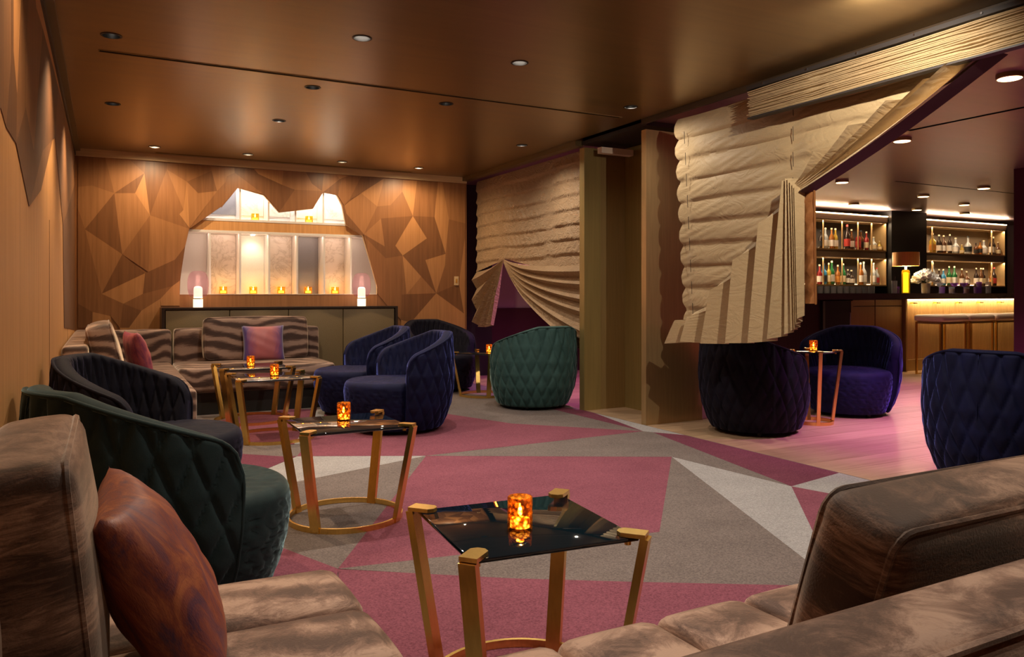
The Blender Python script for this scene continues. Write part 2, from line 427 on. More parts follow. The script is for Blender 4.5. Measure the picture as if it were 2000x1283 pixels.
# measured outlines: veneer facets (tone, [(x, z)]), opening, left wall (tone, [(y, z)]), carpet (tone, [(x, y)])
BACK_FACETS = [
 (1, [(-0.241, 2.467), (-0.001, 2.47), (0.081, 2.117), (-0.119, 2.182), (-0.241, 2.16)]),
 (2, [(-0.001, 2.47), (0.221, 2.469), (0.357, 2.34), (0.081, 2.117)]),
 (1, [(0.221, 2.469), (0.37, 2.463), (0.357, 2.34)]),
 (0, [(0.357, 2.34), (0.272, 2.129), (0.081, 2.117)]),
 (2, [(-0.241, 2.16), (-0.119, 2.182), (0.081, 2.117), (-0.18, 1.741), (-0.241, 1.945)]),
 (0, [(-0.18, 1.741), (0.081, 2.117), (0.119, 1.778), (0.153, 1.499)]),
 (2, [(0.081, 2.117), (0.272, 2.129), (0.409, 1.908), (0.153, 1.499), (0.119, 1.778)]),
 (3, [(0.357, 2.34), (0.409, 1.908), (0.272, 2.129)]),
 (0, [(0.37, 2.463), (0.574, 2.461), (0.568, 2.394), (0.409, 1.908), (0.357, 2.34)]),
 (1, [(0.568, 2.394), (0.729, 1.979), (0.689, 1.933), (0.409, 1.908)]),
 (2, [(0.568, 2.394), (0.763, 2.279), (0.729, 1.979)]),
 (1, [(0.574, 2.461), (1.006, 2.457), (1.006, 2.412), (0.763, 2.279), (0.568, 2.394)]),
 (0, [(1.006, 2.412), (1.062, 2.199), (0.873, 2.165), (0.763, 2.279)]),
 (2, [(1.006, 2.457), (1.233, 2.462), (1.233, 2.399), (1.062, 2.199), (1.006, 2.412)]),
 (3, [(0.763, 2.279), (0.787, 1.79), (0.689, 1.933), (0.729, 1.979)]),
 (2, [(0.763, 2.279), (0.873, 2.165), (1.062, 2.199), (0.787, 1.79)]),
 (1, [(1.233, 2.399), (1.275, 2.247), (1.126, 2.052), (1.011, 1.961), (0.787, 1.783), (1.062, 2.199)]),
 (1, [(0.409, 1.908), (0.689, 1.933), (0.787, 1.783)]),
 (1, [(0.409, 1.908), (0.396, 1.32), (0.153, 1.499)]),
 (2, [(0.409, 1.908), (0.787, 1.783), (0.781, 1.76), (0.746, 1.597), (0.648, 1.455), (0.396, 1.32)]),
 (2, [(-0.18, 1.741), (0.153, 1.499), (-0.032, 1.096)]),
 (0, [(0.153, 1.499), (0.363, 1.308), (-0.032, 1.096)]),
 (3, [(-0.032, 1.096), (0.363, 1.308), (0.343, 1.096), (0.163, 0.996)]),
 (0, [(0.363, 1.308), (0.648, 1.455), (0.746, 1.597), (0.695, 1.236), (0.621, 1.176), (0.343, 1.096)]),
 (1, [(0.343, 1.096), (0.621, 1.176), (0.508, 1.045), (0.33, 0.923), (0.163, 0.996)]),
 (1, [(-0.241, 1.945), (-0.18, 1.741), (-0.032, 1.096), (-0.113, 1.012), (-0.241, 0.999)]),
 (1, [(-0.032, 1.096), (0.163, 0.996), (0.131, 0.75), (0.049, 0.87), (-0.113, 0.914), (-0.241, 0.999), (-0.113, 1.012)]),
 (0, [(-0.241, 0.999), (-0.113, 0.914), (-0.125, 0.756), (-0.241, 0.758)]),
 (3, [(-0.113, 0.914), (0.049, 0.87), (0.062, 0.586), (-0.125, 0.592)]),
 (0, [(0.163, 0.996), (0.33, 0.923), (0.214, 0.749), (0.131, 0.75)]),
 (3, [(0.508, 1.045), (0.514, 0.572), (0.131, 0.584), (0.131, 0.75), (0.214, 0.749), (0.33, 0.923)]),
 (3, [(0.621, 1.176), (0.695, 1.236), (0.691, 1.089), (0.691, 0.971), (0.514, 0.972), (0.508, 1.045)]),
 (2, [(2.448, 2.116), (2.647, 2.272), (2.841, 2.127), (2.68, 1.792), (2.472, 2.024)]),
 (3, [(2.926, 2.463), (2.841, 2.127), (2.647, 2.272)]),
 (2, [(2.926, 2.463), (3.162, 2.462), (3.153, 2.321), (3.004, 2.149), (2.841, 2.127)]),
 (1, [(3.153, 2.321), (3.286, 2.034), (2.887, 1.986), (3.004, 2.149)]),
 (1, [(2.841, 2.127), (3.004, 2.149), (2.887, 1.986), (2.68, 1.792)]),
 (2, [(2.887, 1.986), (2.932, 1.657), (2.68, 1.792)]),
 (0, [(2.887, 1.986), (3.286, 2.034), (3.065, 1.669), (2.932, 1.657)]),
 (0, [(2.932, 1.657), (3.065, 1.669), (3.156, 1.554), (2.944, 1.516), (2.68, 1.772), (2.68, 1.792)]),
 (3, [(3.286, 2.034), (3.466, 1.77), (3.156, 1.554), (3.065, 1.669)]),
 (0, [(3.286, 2.034), (3.566, 2.034), (3.714, 1.587), (3.466, 1.77)]),
 (0, [(3.466, 1.77), (3.714, 1.587), (3.448, 1.506), (3.588, 1.102), (3.393, 1.305), (3.156, 1.554)]),
 (3, [(3.448, 1.506), (3.714, 1.587), (3.705, 1.446), (3.588, 1.102)]),
 (3, [(3.156, 1.554), (3.393, 1.305), (3.206, 1.09)]),
 (2, [(3.393, 1.305), (3.588, 1.102), (3.206, 1.09)]),
 (1, [(2.68, 1.772), (2.944, 1.516), (3.156, 1.554), (3.206, 1.09), (3.144, 1.085), (3.135, 0.784), (2.944, 0.978), (2.849, 1.094), (2.837, 1.192), (2.764, 1.447)]),
 (3, [(3.162, 2.462), (3.339, 2.463), (3.286, 2.034), (3.153, 2.321)]),
 (1, [(3.339, 2.463), (3.612, 2.466), (3.566, 2.034), (3.286, 2.034)]),
 (3, [(3.612, 2.466), (3.671, 2.466), (3.755, 2.016), (3.714, 1.587), (3.566, 2.034)]),
 (2, [(3.671, 2.466), (3.982, 2.47), (3.978, 1.974), (3.755, 2.016)]),
 (1, [(3.755, 2.016), (3.978, 1.974), (3.974, 1.799), (3.892, 1.223), (3.588, 1.102), (3.705, 1.446), (3.714, 1.587)]),
 (0, [(3.588, 1.102), (3.892, 1.223), (3.962, 0.84)]),
 (3, [(3.974, 1.799), (3.974, 0.84), (3.962, 0.84), (3.892, 1.223)]),
 (0, [(3.144, 1.085), (3.206, 1.09), (3.588, 1.102), (3.259, 0.748), (3.135, 0.784)]),
 (3, [(3.588, 1.102), (3.974, 0.84), (3.974, 0.23), (3.135, 0.265), (3.135, 0.784), (3.259, 0.748)]),
 (0, [(2.448, 2.116), (2.472, 2.024), (2.68, 1.792), (2.663, 1.78), (2.468, 1.894), (2.423, 2.102)]),
 (0, [(2.647, 2.465), (2.926, 2.463), (2.647, 2.272), (2.505, 2.184)]),
 (1, [(2.423, 2.465), (2.647, 2.465), (2.505, 2.184), (2.448, 2.116), (2.371, 2.228)]),
 (2, [(1.146, 2.464), (1.239, 2.462), (1.242, 2.408), (1.16, 2.363), (1.146, 2.305)]),
 (0, [(1.239, 2.462), (1.443, 2.465), (1.489, 2.412), (1.743, 2.31), (1.556, 2.185), (1.242, 2.408)]),
 (1, [(1.242, 2.408), (1.556, 2.185), (1.542, 2.192), (1.276, 2.247), (1.146, 2.089), (1.106, 2.015), (1.16, 2.363)]),
 (3, [(1.443, 2.465), (1.757, 2.468), (1.743, 2.31), (1.489, 2.412)]),
 (2, [(1.757, 2.468), (2.008, 2.469), (2.075, 2.344), (2.188, 2.268), (1.882, 2.264), (1.743, 2.31)]),
 (0, [(1.743, 2.31), (1.882, 2.264), (1.715, 2.005), (1.556, 2.185)]),
 (1, [(1.882, 2.264), (2.188, 2.268), (2.2, 2.25), (2.083, 2.061), (1.715, 2.005)]),
 (0, [(2.008, 2.469), (2.211, 2.469), (2.188, 2.268), (2.075, 2.344)]),
 (2, [(2.211, 2.469), (2.349, 2.468), (2.396, 2.419), (2.2, 2.253), (2.188, 2.268)]),
 (0, [(2.396, 2.419), (2.373, 2.226), (2.2, 2.253)]),
 (3, [(2.349, 2.468), (2.494, 2.466), (2.396, 2.419)]),
]
NICHE = [(0.693, 1.089), (0.698, 1.24), (0.758, 1.76), (0.791, 1.782), (1.012, 1.961), (1.126, 2.049), (1.275, 2.246), (1.545, 2.182), (1.712, 2.0), (2.087, 2.061), (2.197, 2.252), (2.354, 2.238), (2.419, 2.118), (2.464, 1.895), (2.665, 1.777), (2.764, 1.449), (2.839, 1.191), (2.839, 1.088)]
LEFT_FACETS = [
 (1, [(2.504, 2.47), (2.805, 2.47), (2.933, 2.47), (2.963, 1.881), (2.818, 1.609), (2.676, 1.639), (2.504, 1.547)]),
 (2, [(2.805, 2.47), (3.107, 2.47), (3.025, 2.016), (2.933, 2.47)]),
 (3, [(3.025, 2.47), (3.383, 2.47), (3.141, 1.784), (3.025, 1.899)]),
 (0, [(2.933, 2.47), (3.025, 2.47), (3.025, 1.899), (3.141, 1.784), (3.107, 1.61), (2.818, 1.609), (2.963, 1.881)]),
 (1, [(3.383, 2.47), (3.691, 2.47), (3.487, 2.046), (3.465, 1.807), (3.107, 1.61), (3.141, 1.784)]),
 (2, [(3.691, 2.47), (3.978, 2.353), (4.365, 2.381), (3.842, 1.703), (3.465, 1.807), (3.487, 2.046)]),
 (0, [(4.365, 2.381), (5.254, 2.411), (4.737, 2.077), (4.365, 1.789), (3.62, 1.446), (3.107, 1.61), (3.465, 1.807), (3.842, 1.703)]),
 (1, [(4.365, 1.789), (5.18, 1.988), (4.249, 1.584), (3.62, 1.446)]),
 (0, [(5.254, 2.411), (5.717, 2.416), (5.435, 2.04), (5.18, 1.988), (4.365, 1.789), (4.737, 2.077)]),
 (1, [(5.717, 2.416), (6.575, 2.45), (7.479, 1.847), (6.383, 1.59), (5.435, 2.04)]),
 (2, [(6.575, 2.45), (7.745, 2.47), (8.677, 2.168), (7.479, 1.847)]),
 (0, [(7.745, 2.47), (8.82, 2.47), (8.82, 1.775), (8.677, 2.168)]),
 (0, [(6.383, 1.59), (7.479, 1.847), (8.677, 2.168), (8.82, 1.775), (8.82, 0.736), (6.575, 0.848)]),
]
CARPET_FACETS = [
 (0, [(1.918, 4.904), (3.367, 4.106), (2.257, 2.84), (0.821, 3.056)]),
 (2, [(1.918, 4.904), (1.143, 5.293), (0.705, 4.78), (0.412, 4.346), (0.754, 4.499)]),
 (1, [(1.918, 4.904), (0.821, 3.056), (0.567, 3.693), (0.398, 4.193), (0.412, 4.346), (0.754, 4.499)]),
 (0, [(0.567, 3.693), (0.821, 3.056), (0.721, 2.718), (0.417, 2.054), (0.322, 3.398)]),
 (1, [(0.821, 3.056), (2.257, 2.84), (3.367, 4.106), (2.506, 2.153), (2.395, 2.023), (1.783, 2.391), (1.386, 2.641), (1.106, 2.843)]),
 (0, [(0.819, 3.051), (1.106, 2.843), (1.386, 2.641), (1.783, 2.391), (2.395, 2.023), (2.069, 1.499), (1.36, 1.314), (0.519, 1.755)]),
 (2, [(3.367, 4.106), (3.453, 3.16), (2.701, 2.304), (2.506, 2.153)]),
 (1, [(1.918, 4.904), (3.789, 4.973), (3.829, 4.901), (3.453, 3.16), (3.367, 4.106)]),
 (3, [(3.829, 4.901), (3.97, 4.694), (3.97, 4.569), (3.97, 3.261), (3.453, 3.16)]),
 (2, [(3.453, 3.16), (3.97, 3.261), (3.97, 2.546), (3.538, 2.877)]),
 (0, [(3.453, 3.16), (3.538, 2.877), (3.97, 2.546), (3.37, 1.938), (2.222, 1.61), (2.701, 2.304)]),
 (2, [(3.789, 4.973), (3.97, 5.186), (3.97, 4.694), (3.829, 4.901)]),
 (0, [(1.143, 5.293), (1.302, 5.688), (1.864, 7.302), (2.488, 7.356), (2.771, 6.476), (3.034, 5.779), (3.789, 4.973), (1.918, 4.904)]),
 (1, [(2.771, 6.476), (2.488, 7.356), (3.235, 7.843), (3.737, 7.119), (3.754, 6.167), (3.789, 4.973), (3.034, 5.779)]),
 (3, [(3.754, 6.167), (3.737, 7.119), (3.97, 6.149), (3.97, 5.929), (3.789, 4.973)]),
 (2, [(3.97, 5.929), (3.97, 6.149), (3.97, 5.186), (3.789, 4.973)]),
 (3, [(0.7, 5.657), (1.078, 5.308), (1.143, 5.293), (0.705, 4.78), (0.538, 5.058)]),
 (1, [(0.7, 5.657), (0.538, 5.058), (0.519, 5.476), (0.642, 6.035), (1.162, 5.719), (1.302, 5.688), (1.143, 5.293), (1.078, 5.308)]),
 (2, [(1.302, 5.688), (1.219, 5.732), (1.778, 7.347), (1.864, 7.302)]),
 (0, [(0.642, 6.035), (0.661, 6.967), (1.52, 7.483), (1.778, 7.347), (1.219, 5.732), (1.162, 5.719)]),
]

# ------------------------------------------------------------------ mesh helpers
class MB:
    def __init__(self):
        self.v = []
        self.f = []
    def add(self, vs_, fs_):
        o = len(self.v)
        self.v += [tuple(p) for p in vs_]
        self.f += [tuple(i + o for i in q) for q in fs_]
        return self
    def box(self, x0, x1, y0, y1, z0, z1):
        return self.add([(x0, y0, z0), (x1, y0, z0), (x1, y1, z0), (x0, y1, z0), (x0, y0, z1), (x1, y0, z1), (x1, y1, z1), (x0, y1, z1)],
                        [(0, 3, 2, 1), (4, 5, 6, 7), (0, 1, 5, 4), (1, 2, 6, 5), (2, 3, 7, 6), (3, 0, 4, 7)])
    def bar(self, a, b, sx, sy, up=(0, 0, 1), ref=None):
        # box-section bar from a to b; sx along ref direction, sy across it
        a, b = Vector(a), Vector(b)
        d = (b - a).normalized()
        r = Vector(ref) if ref is not None else (Vector((1, 0, 0)) if abs(d.z) > 0.7 else Vector((0, 0, 1)))
        u = (r - d * r.dot(d)).normalized()
        w_ = d.cross(u)
        vs_ = []
        for p in (a, b):
            for i, j in ((-1, -1), (1, -1), (1, 1), (-1, 1)):
                vs_.append(p + u * (i * sx / 2) + w_ * (j * sy / 2))
        return self.add(vs_, [(0, 3, 2, 1), (4, 5, 6, 7), (0, 1, 5, 4), (1, 2, 6, 5), (2, 3, 7, 6), (3, 0, 4, 7)])
    def tube(self, pts, r, n=8, closed=False):
        pts = [Vector(p) for p in pts]
        k = len(pts)
        rings = []
        u = None
        for i, p in enumerate(pts):
            if closed:
                t = pts[(i + 1) % k] - pts[i - 1]
            else:
                t = pts[min(i + 1, k - 1)] - pts[max(i - 1, 0)]
            t.normalize()
            if u is None:
                u = Vector((0, 0, 1)) if abs(t.z) < 0.9 else Vector((1, 0, 0))
            u = (u - t * u.dot(t)).normalized()
            w_ = t.cross(u)
            rings.append([p + (u * math.cos(a) + w_ * math.sin(a)) * r for a in [2 * PI * j / n for j in range(n)]])
        vs_ = [p for g in rings for p in g]
        fs_ = []
        m = k if closed else k - 1
        for i in range(m):
            for j in range(n):
                a, b = i * n + j, i * n + (j + 1) % n
                c, d = ((i + 1) % k) * n + (j + 1) % n, ((i + 1) % k) * n + j
                fs_.append((a, b, c, d))
        if not closed:
            fs_.append(tuple(range(n - 1, -1, -1)))
            fs_.append(tuple((k - 1) * n + j for j in range(n)))
        return self.add(vs_, fs_)
    def lathe(self, prof, n=24, cx=0, cy=0, cz=0, closed=False):
        vs_ = []
        for r, z in prof:
            for j in range(n):
                a = 2 * PI * j / n
                vs_.append((cx + r * math.cos(a), cy + r * math.sin(a), cz + z))
        fs_ = []
        k = len(prof)
        for i in range(k if closed else k - 1):
            i2 = (i + 1) % k
            for j in range(n):
                j2 = (j + 1) % n
                fs_.append((i * n + j, i * n + j2, i2 * n + j2, i2 * n + j))
        if not closed:
            fs_.append(tuple(range(n - 1, -1, -1)))
            fs_.append(tuple((k - 1) * n + j for j in range(n)))
        return self.add(vs_, fs_)
    def grid(self, pts):
        # pts[i][j] -> quads
        nr, nc = len(pts), len(pts[0])
        vs_ = [p for row in pts for p in row]
        return self.add(vs_, [(i * nc + j, i * nc + j + 1, (i + 1) * nc + j + 1, (i + 1) * nc + j) for i in range(nr - 1) for j in range(nc - 1)])
    def mesh(self, name, mat, smooth=False, auto=None):
        me = bpy.data.meshes.new(name)
        me.from_pydata(self.v, [], self.f)
        bm = bmesh.new()
        bm.from_mesh(me)
        bmesh.ops.remove_doubles(bm, verts=bm.verts, dist=1e-6)
        bmesh.ops.recalc_face_normals(bm, faces=bm.faces)
        if smooth:
            for f in bm.faces:
                f.smooth = True
            if auto:
                for e in bm.edges:
                    if len(e.link_faces) == 2 and e.calc_face_angle(0) > R(auto):
                        e.smooth = False
        bm.to_mesh(me)
        bm.free()
        for m in (mat if isinstance(mat, (list, tuple)) else [mat]):
            me.materials.append(M[m] if isinstance(m, str) else m)
        return me
    def build(self, name, mat, parent=None, smooth=False, auto=40, **k):
        return link(name, self.mesh(name, mat, smooth, auto), parent, **k)

def link(name, data, parent=None, loc=None, rot=None, label=None, cat=None, group=None, kind=None):
    o = bpy.data.objects.new(name, data)
    COL.objects.link(o)
    if parent is not None:
        o.parent = parent
    if loc is not None:
        o.location = loc
    if rot is not None:
        o.rotation_euler = rot
    if label: o['label'] = label
    if cat: o['category'] = cat
    if group: o['group'] = group
    if kind: o['kind'] = kind
    return o

def thing(name, label, cat, loc=(0, 0, 0), rz=0.0, group=None, kind=None):
    return link(name, None, None, loc, (0, 0, rz), label, cat, group, kind)

def copy_thing(root, loc, rz, label, group=None):
    r = root.copy()
    COL.objects.link(r)
    r.location = loc
    r.rotation_euler = (0, 0, rz)
    r['label'] = label
    if group: r['group'] = group
    for ch in list(root.children):
        c = ch.copy()
        COL.objects.link(c)
        c.parent = r
        for g in list(ch.children):
            d = g.copy()
            COL.objects.link(d)
            d.parent = c
    return r

def rbox(x0, x1, y0, y1, z0, z1, r=0.02, seg=3):
    bm = bmesh.new()
    bmesh.ops.create_cube(bm, size=1)
    for v in bm.verts:
        v.co = ((x0 + x1) / 2 + v.co.x * (x1 - x0), (y0 + y1) / 2 + v.co.y * (y1 - y0), (z0 + z1) / 2 + v.co.z * (z1 - z0))
    bmesh.ops.bevel(bm, geom=list(bm.edges), offset=r, segments=seg, affect='EDGES', profile=0.5)
    m = MB()
    m.v = [tuple(v.co) for v in bm.verts]
    m.f = [tuple(v.index for v in f.verts) for f in bm.faces]
    bm.free()
    return m

def puff(sx, sy, sz, bulge=0.02, corner=0.05, n=18, axis_bulge=(1, 1, 1)):
    # soft upholstered block centred on the origin: rounded edges, faces swelling outwards
    m = MB()
    hx, hy, hz = sx / 2, sy / 2, sz / 2
    def soft(p):
        x, y, z = p
        c = min(corner, hx * 0.9, hy * 0.9, hz * 0.9)
        q = []
        inn = (max(-hx + c, min(hx - c, x)), max(-hy + c, min(hy - c, y)), max(-hz + c, min(hz - c, z)))
        d = Vector((x - inn[0], y - inn[1], z - inn[2]))
        if d.length > 1e-9:
            d = d.normalized() * c
        pt = Vector(inn) + d
        ax, ay, az = pt.x / hx, pt.y / hy, pt.z / hz
        fx = max(0, (1 - ay * ay)) * max(0, (1 - az * az))
        fy = max(0, (1 - ax * ax)) * max(0, (1 - az * az))
        fz = max(0, (1 - ax * ax)) * max(0, (1 - ay * ay))
        return (pt.x + bulge * axis_bulge[0] * ax * fx, pt.y + bulge * axis_bulge[1] * ay * fy, pt.z + bulge * axis_bulge[2] * az * fz)
    def lin(k):
        # denser near the edges
        t = -1 + 2 * k / n
        return math.copysign(abs(math.sin(t * PI / 2)) ** 0.9, t)
    for a in range(3):
        for s in (-1, 1):
            pts = []
            for i in range(n + 1):
                row = []
                for j in range(n + 1):
                    u, v = lin(i), lin(j)
                    c = [0, 0, 0]
                    c[a] = s
                    c[(a + 1) % 3] = u
                    c[(a + 2) % 3] = v
                    row.append(soft((c[0] * hx, c[1] * hy, c[2] * hz)))
                pts.append(row)
            m.grid(pts)
    return m

def pillow(wd, ht, th, n=22):
    # square scatter cushion in its own XZ plane, thickness along Y, pinched corners
    m = MB()
    for s in (-1, 1):
        pts = []
        for i in range(n + 1):
            row = []
            for j in range(n + 1):
                u, v = -1 + 2 * i / n, -1 + 2 * j / n
                k = (max(0, 1 - u * u) ** 0.5) * (max(0, 1 - v * v) ** 0.5)
                pin_u = 1 - 0.07 * (1 - v * v) ** 1.0 * abs(u) ** 3
                pin_v = 1 - 0.07 * (1 - u * u) ** 1.0 * abs(v) ** 3
                wr = 0.004 * math.sin(9 * u + 4 * v) * math.sin(7 * v - 3 * u) * k
                row.append((u * wd / 2 * pin_u, s * (th / 2 * k ** 0.85 + wr), v * ht / 2 * pin_v))
            pts.append(row)
        m.grid(pts)
    return m

def prism(poly, y0, y1, to3):
    # poly: 2D loop, to3(a, b, t) -> 3D
    k = len(poly)
    m = MB()
    m.add([to3(a, b, y0) for a, b in poly] + [to3(a, b, y1) for a, b in poly],
          [tuple(range(k)), tuple(range(2 * k - 1, k - 1, -1))] + [(i, (i + 1) % k, k + (i + 1) % k, k + i) for i in range(k)])
    return m

def holed(outer, holes, to3):
    bm = bmesh.new()
    edges = []
    for lp in [outer] + holes:
        vs_ = [bm.verts.new((a, b, 0)) for a, b in lp]
        for i in range(len(vs_)):
            edges.append(bm.edges.new((vs_[i], vs_[(i + 1) % len(vs_)])))
    bmesh.ops.triangle_fill(bm, use_beauty=True, use_dissolve=False, edges=edges, normal=(0, 0, 1))
    bm.verts.index_update()
    m = MB()
    m.v = [to3(v.co.x, v.co.y) for v in bm.verts]
    m.f = [tuple(v.index for v in f.verts) for f in bm.faces]
    bm.free()
    return m

def bez(p0, p1, p2, t):
    return tuple((1 - t) ** 2 * a + 2 * t * (1 - t) * b + t * t * c for a, b, c in zip(p0, p1, p2))

# ------------------------------------------------------------------ the setting
ORD = ['first', 'second', 'third', 'fourth', 'fifth', 'sixth', 'seventh', 'eighth', 'ninth', 'tenth', 'eleventh', 'twelfth', 'thirteenth', 'fourteenth']

# carpet of the lounge, each coloured shape a piece
carpet = MB().box(X_LEFT, 3.99, -1.5, 8.86, -0.05, 0.0).build('floor', CARP[1], kind='structure')
for t, poly in CARPET_FACETS:
    zt = 0.003 + 0.0001 * len(carpet.children)
    prism(poly, 0.0002, zt, lambda a, b, z: (a, b, z)).build('carpet_facet', CARP[t], carpet)
# oak boards of the bar room
sub = MB().box(3.99, 17.0, -1.5, 9.7, -0.05, -0.012).build('floor_bar', 'ebony', kind='structure')
pm = {}
row = 0
y = -0.2
while y < 9.5:
    x = 3.99 - (row * 0.83) % 2.2
    k = 0
    while x < 13.2:
        x0, x1 = max(x, 3.992), min(x + 2.2, 13.4)
        if x1 - x0 > 0.05 and not (x0 > 10.5 and y < 4.0):
            MB().box(x0 + 0.001, x1 - 0.001, y + 0.001, y + 0.219, -0.012, 0.0).build('floor_board', M['plank'][(row * 5 + k * 3 + row // 3) % 3], sub)
        x += 2.2
        k += 1
    y += 0.22
    row += 1

# back wall with the faceted opening
wb = holed([(X_LEFT, 0), (4.0, 0), (4.0, H_CEIL), (X_LEFT, H_CEIL)], [NICHE], lambda a, b: (a, Y_BACK, b)).build('wall_back', 'oak1', kind='structure')
for t, poly in BACK_FACETS:
    prism(poly, Y_BACK - 0.0005, Y_BACK - 0.005 - 0.00006 * len(wb.children), lambda a, b, y: (a, y, b)).build('veneer_facet', 'oak%d' % t, wb)
# plain oak in the lower right, left and under the opening
prism([(0.69, 1.087), (2.84, 1.087), (2.84, 0.3), (0.69, 0.3)], Y_BACK - 0.0005, Y_BACK - 0.004, lambda a, b, y: (a, y, b)).build('veneer_facet', 'oak2', wb)
rv = MB()
for i in range(len(NICHE)):
    a, b = NICHE[i], NICHE[(i + 1) % len(NICHE)]
    rv.add([(a[0], Y_BACK - 0.008, a[1]), (b[0], Y_BACK - 0.008, b[1]), (b[0], Y_BACK + 0.03, b[1]), (a[0], Y_BACK + 0.03, a[1])], [(0, 1, 2, 3)])
rv.build('opening_reveal', 'oak_trim', wb)

wl = MB().box(X_LEFT - 0.1, X_LEFT, -1.5, Y_BACK, 0, H_CEIL).build('wall_left', 'oak_plain', kind='structure')
for t, poly in LEFT_FACETS:
    prism(poly, X_LEFT + 0.0005, X_LEFT + 0.002 + 0.0001 * len(wl.children), lambda a, b, x: (x, a, b)).build('veneer_facet', ('oak_smoke', 'oak_mid', 'oak_warm', 'oak3')[t], wl)
for yj in (2.6, 4.9, 7.2):
    MB().box(X_LEFT, X_LEFT + 0.0015, yj - 0.002, yj + 0.002, 0.1, 1.5).build('panel_joint', 'trim_dark', wl)
MB().box(X_LEFT - 0.1, 17.0, -1.6, -1.5, 0, H_CEIL).build('wall_front', 'oak_plain', kind='structure')
MB().box(4.0, 17.0, 9.7, 9.8, 0, H_CEIL).build('wall_bar_back', 'dark', kind='structure')
MB().box(17.0, 17.1, -1.6, 9.8, 0, H_CEIL).build('wall_right', 'paper', kind='structure')
# pale screen wall seen through the parted drape
pw_ = MB().box(4.02, 7.2, 9.42, 9.5, 0.0, H_CEIL).build('wall_passage', 'paper', kind='structure')
MB().box(4.62, 7.2, 9.40, 9.42, 0.0, 0.9).build('dark_lower_panel', 'oxblood', pw_)  # darker panel across the lower part of the wall
MB().box(4.02, 4.62, 9.38, 9.42, 0.0, H_CEIL).build('corner_panel', 'black', pw_)
MB().box(X_LEFT, X_LEFT + 0.015, -1.5, Y_BACK, 0, 0.1).build('baseboard_left', 'trim_dark', kind='structure')
MB().box(X_LEFT, 4.0, Y_BACK - 0.022, Y_BACK - 0.009, 0, 0.1).build('baseboard_back', 'trim_dark', kind='structure')
# crown trims
MB().box(X_LEFT, 3.99, Y_BACK - 0.03, Y_BACK - 0.001, 2.47, H_CEIL).build('trim_1', 'oak_trim', kind='structure')
MB().box(X_LEFT, X_LEFT + 0.012, -1.5, Y_BACK - 0.03, 2.47, H_CEIL).build('trim_2', 'trim_dark', kind='structure')
MB().box(X_LEFT + 0.012, X_LEFT + 0.05, -1.5, Y_BACK - 0.03, 2.515, H_CEIL).build('trim_3', 'olive', kind='structure')

# lounge ceiling with real recesses
def circle(cx, cy, r, n=20):
    return [(cx + r * math.cos(2 * PI * i / n), cy + r * math.sin(2 * PI * i / n)) for i in range(n)]
RD = 0.048
SLOTS = [(-0.03, 3.74, 5.20, 5.232), (0.46, 3.23, 8.70, 8.732)]
holes = [circle(q[0], q[1], RD) for q in DOWNLIGHTS] + [[(a, c), (b, c), (b, d), (a, d)] for a, b, c, d in SLOTS]
holed([(X_LEFT, -1.5), (3.93, -1.5), (3.93, Y_BACK), (X_LEFT, Y_BACK)], holes, lambda a, b: (a, b, H_CEIL)).build('ceiling', 'ceiling', kind='structure')
BSLOTS = [(6.28, 6.335, 2.0, 4.45), (9.0, 11.7, 6.52, 6.552)]
bc = holed([(4.08, -1.5), (17.0, -1.5), (17.0, 9.7), (4.08, 9.7)], [[(a, c), (b, c), (b, d), (a, d)] for a, b, c, d in BSLOTS], lambda a, b: (a, b, H_CEIL)).build('ceiling_bar', 'ceiling_bar', kind='structure')
# roof above both ceilings, so no stray light gets in
MB().box(X_LEFT - 0.1, 17.1, -1.6, 9.8, H_CEIL + 0.12, H_CEIL + 0.2).build('ceiling_slab', 'dark', kind='structure')
# dark curtain pocket between the two ceilings
m = MB()
m.box(3.93, 4.08, -1.5, 8.86, H_CEIL + 0.06, H_CEIL + 0.07)
m.build('trim_4', 'trim_dark', kind='structure')
for a, b, c, d in SLOTS:
    s_ = thing('ceiling_slot_diffuser', 'long black air slot in the bronze lounge ceiling, ' + ('crossing mid-room' if c < 6 else 'beside the back wall trim'), 'air vent', ((a + b) / 2, (c + d) / 2, H_CEIL), group='ceiling air slots')
    L_, W_ = (b - a) / 2, (d - c) / 2
    m = MB().box(-L_, L_, -W_, W_, 0.04, 0.045)
    for sy in (-1, 1):
        m.box(-L_, L_, sy * W_ - 0.001, sy * W_ + 0.001, 0.0005, 0.045)
    m.build('channel', 'black', s_)
    for sy in (-1, 1):
        MB().box(-L_ - 0.006, L_ + 0.006, sy * (W_ + 0.003) - 0.003, sy * (W_ + 0.003) + 0.003, -0.003, 0.0).build('edge_trim', 'brass_dark', s_)
    MB().box(-L_, L_, -0.002, 0.002, 0.012, 0.03).build('vane', 'black', s_)
for a, b, c, d in BSLOTS:
    s_ = thing('ceiling_slot_diffuser', 'black air slot in the purple-lit bar ceiling, ' + ('the one running toward the drape' if c < 6 else 'the thin one running along the bar'), 'air vent', ((a + b) / 2, (c + d) / 2, H_CEIL), group='ceiling air slots')
    L_, W_ = (b - a) / 2, (d - c) / 2
    m = MB().box(-L_, L_, -W_, W_, 0.04, 0.045)
    m.box(-L_, L_, -W_, -W_ + 0.001, 0.0005, 0.045)
    m.box(-L_, L_, W_ - 0.001, W_, 0.0005, 0.045)
    m.build('channel', 'black', s_)
    if L_ < W_:
        MB().box(-0.002, 0.002, -W_, W_, 0.012, 0.03).build('vane', 'black', s_)
    else:
        MB().box(-L_, L_, -0.002, 0.002, 0.012, 0.03).build('vane', 'black', s_)

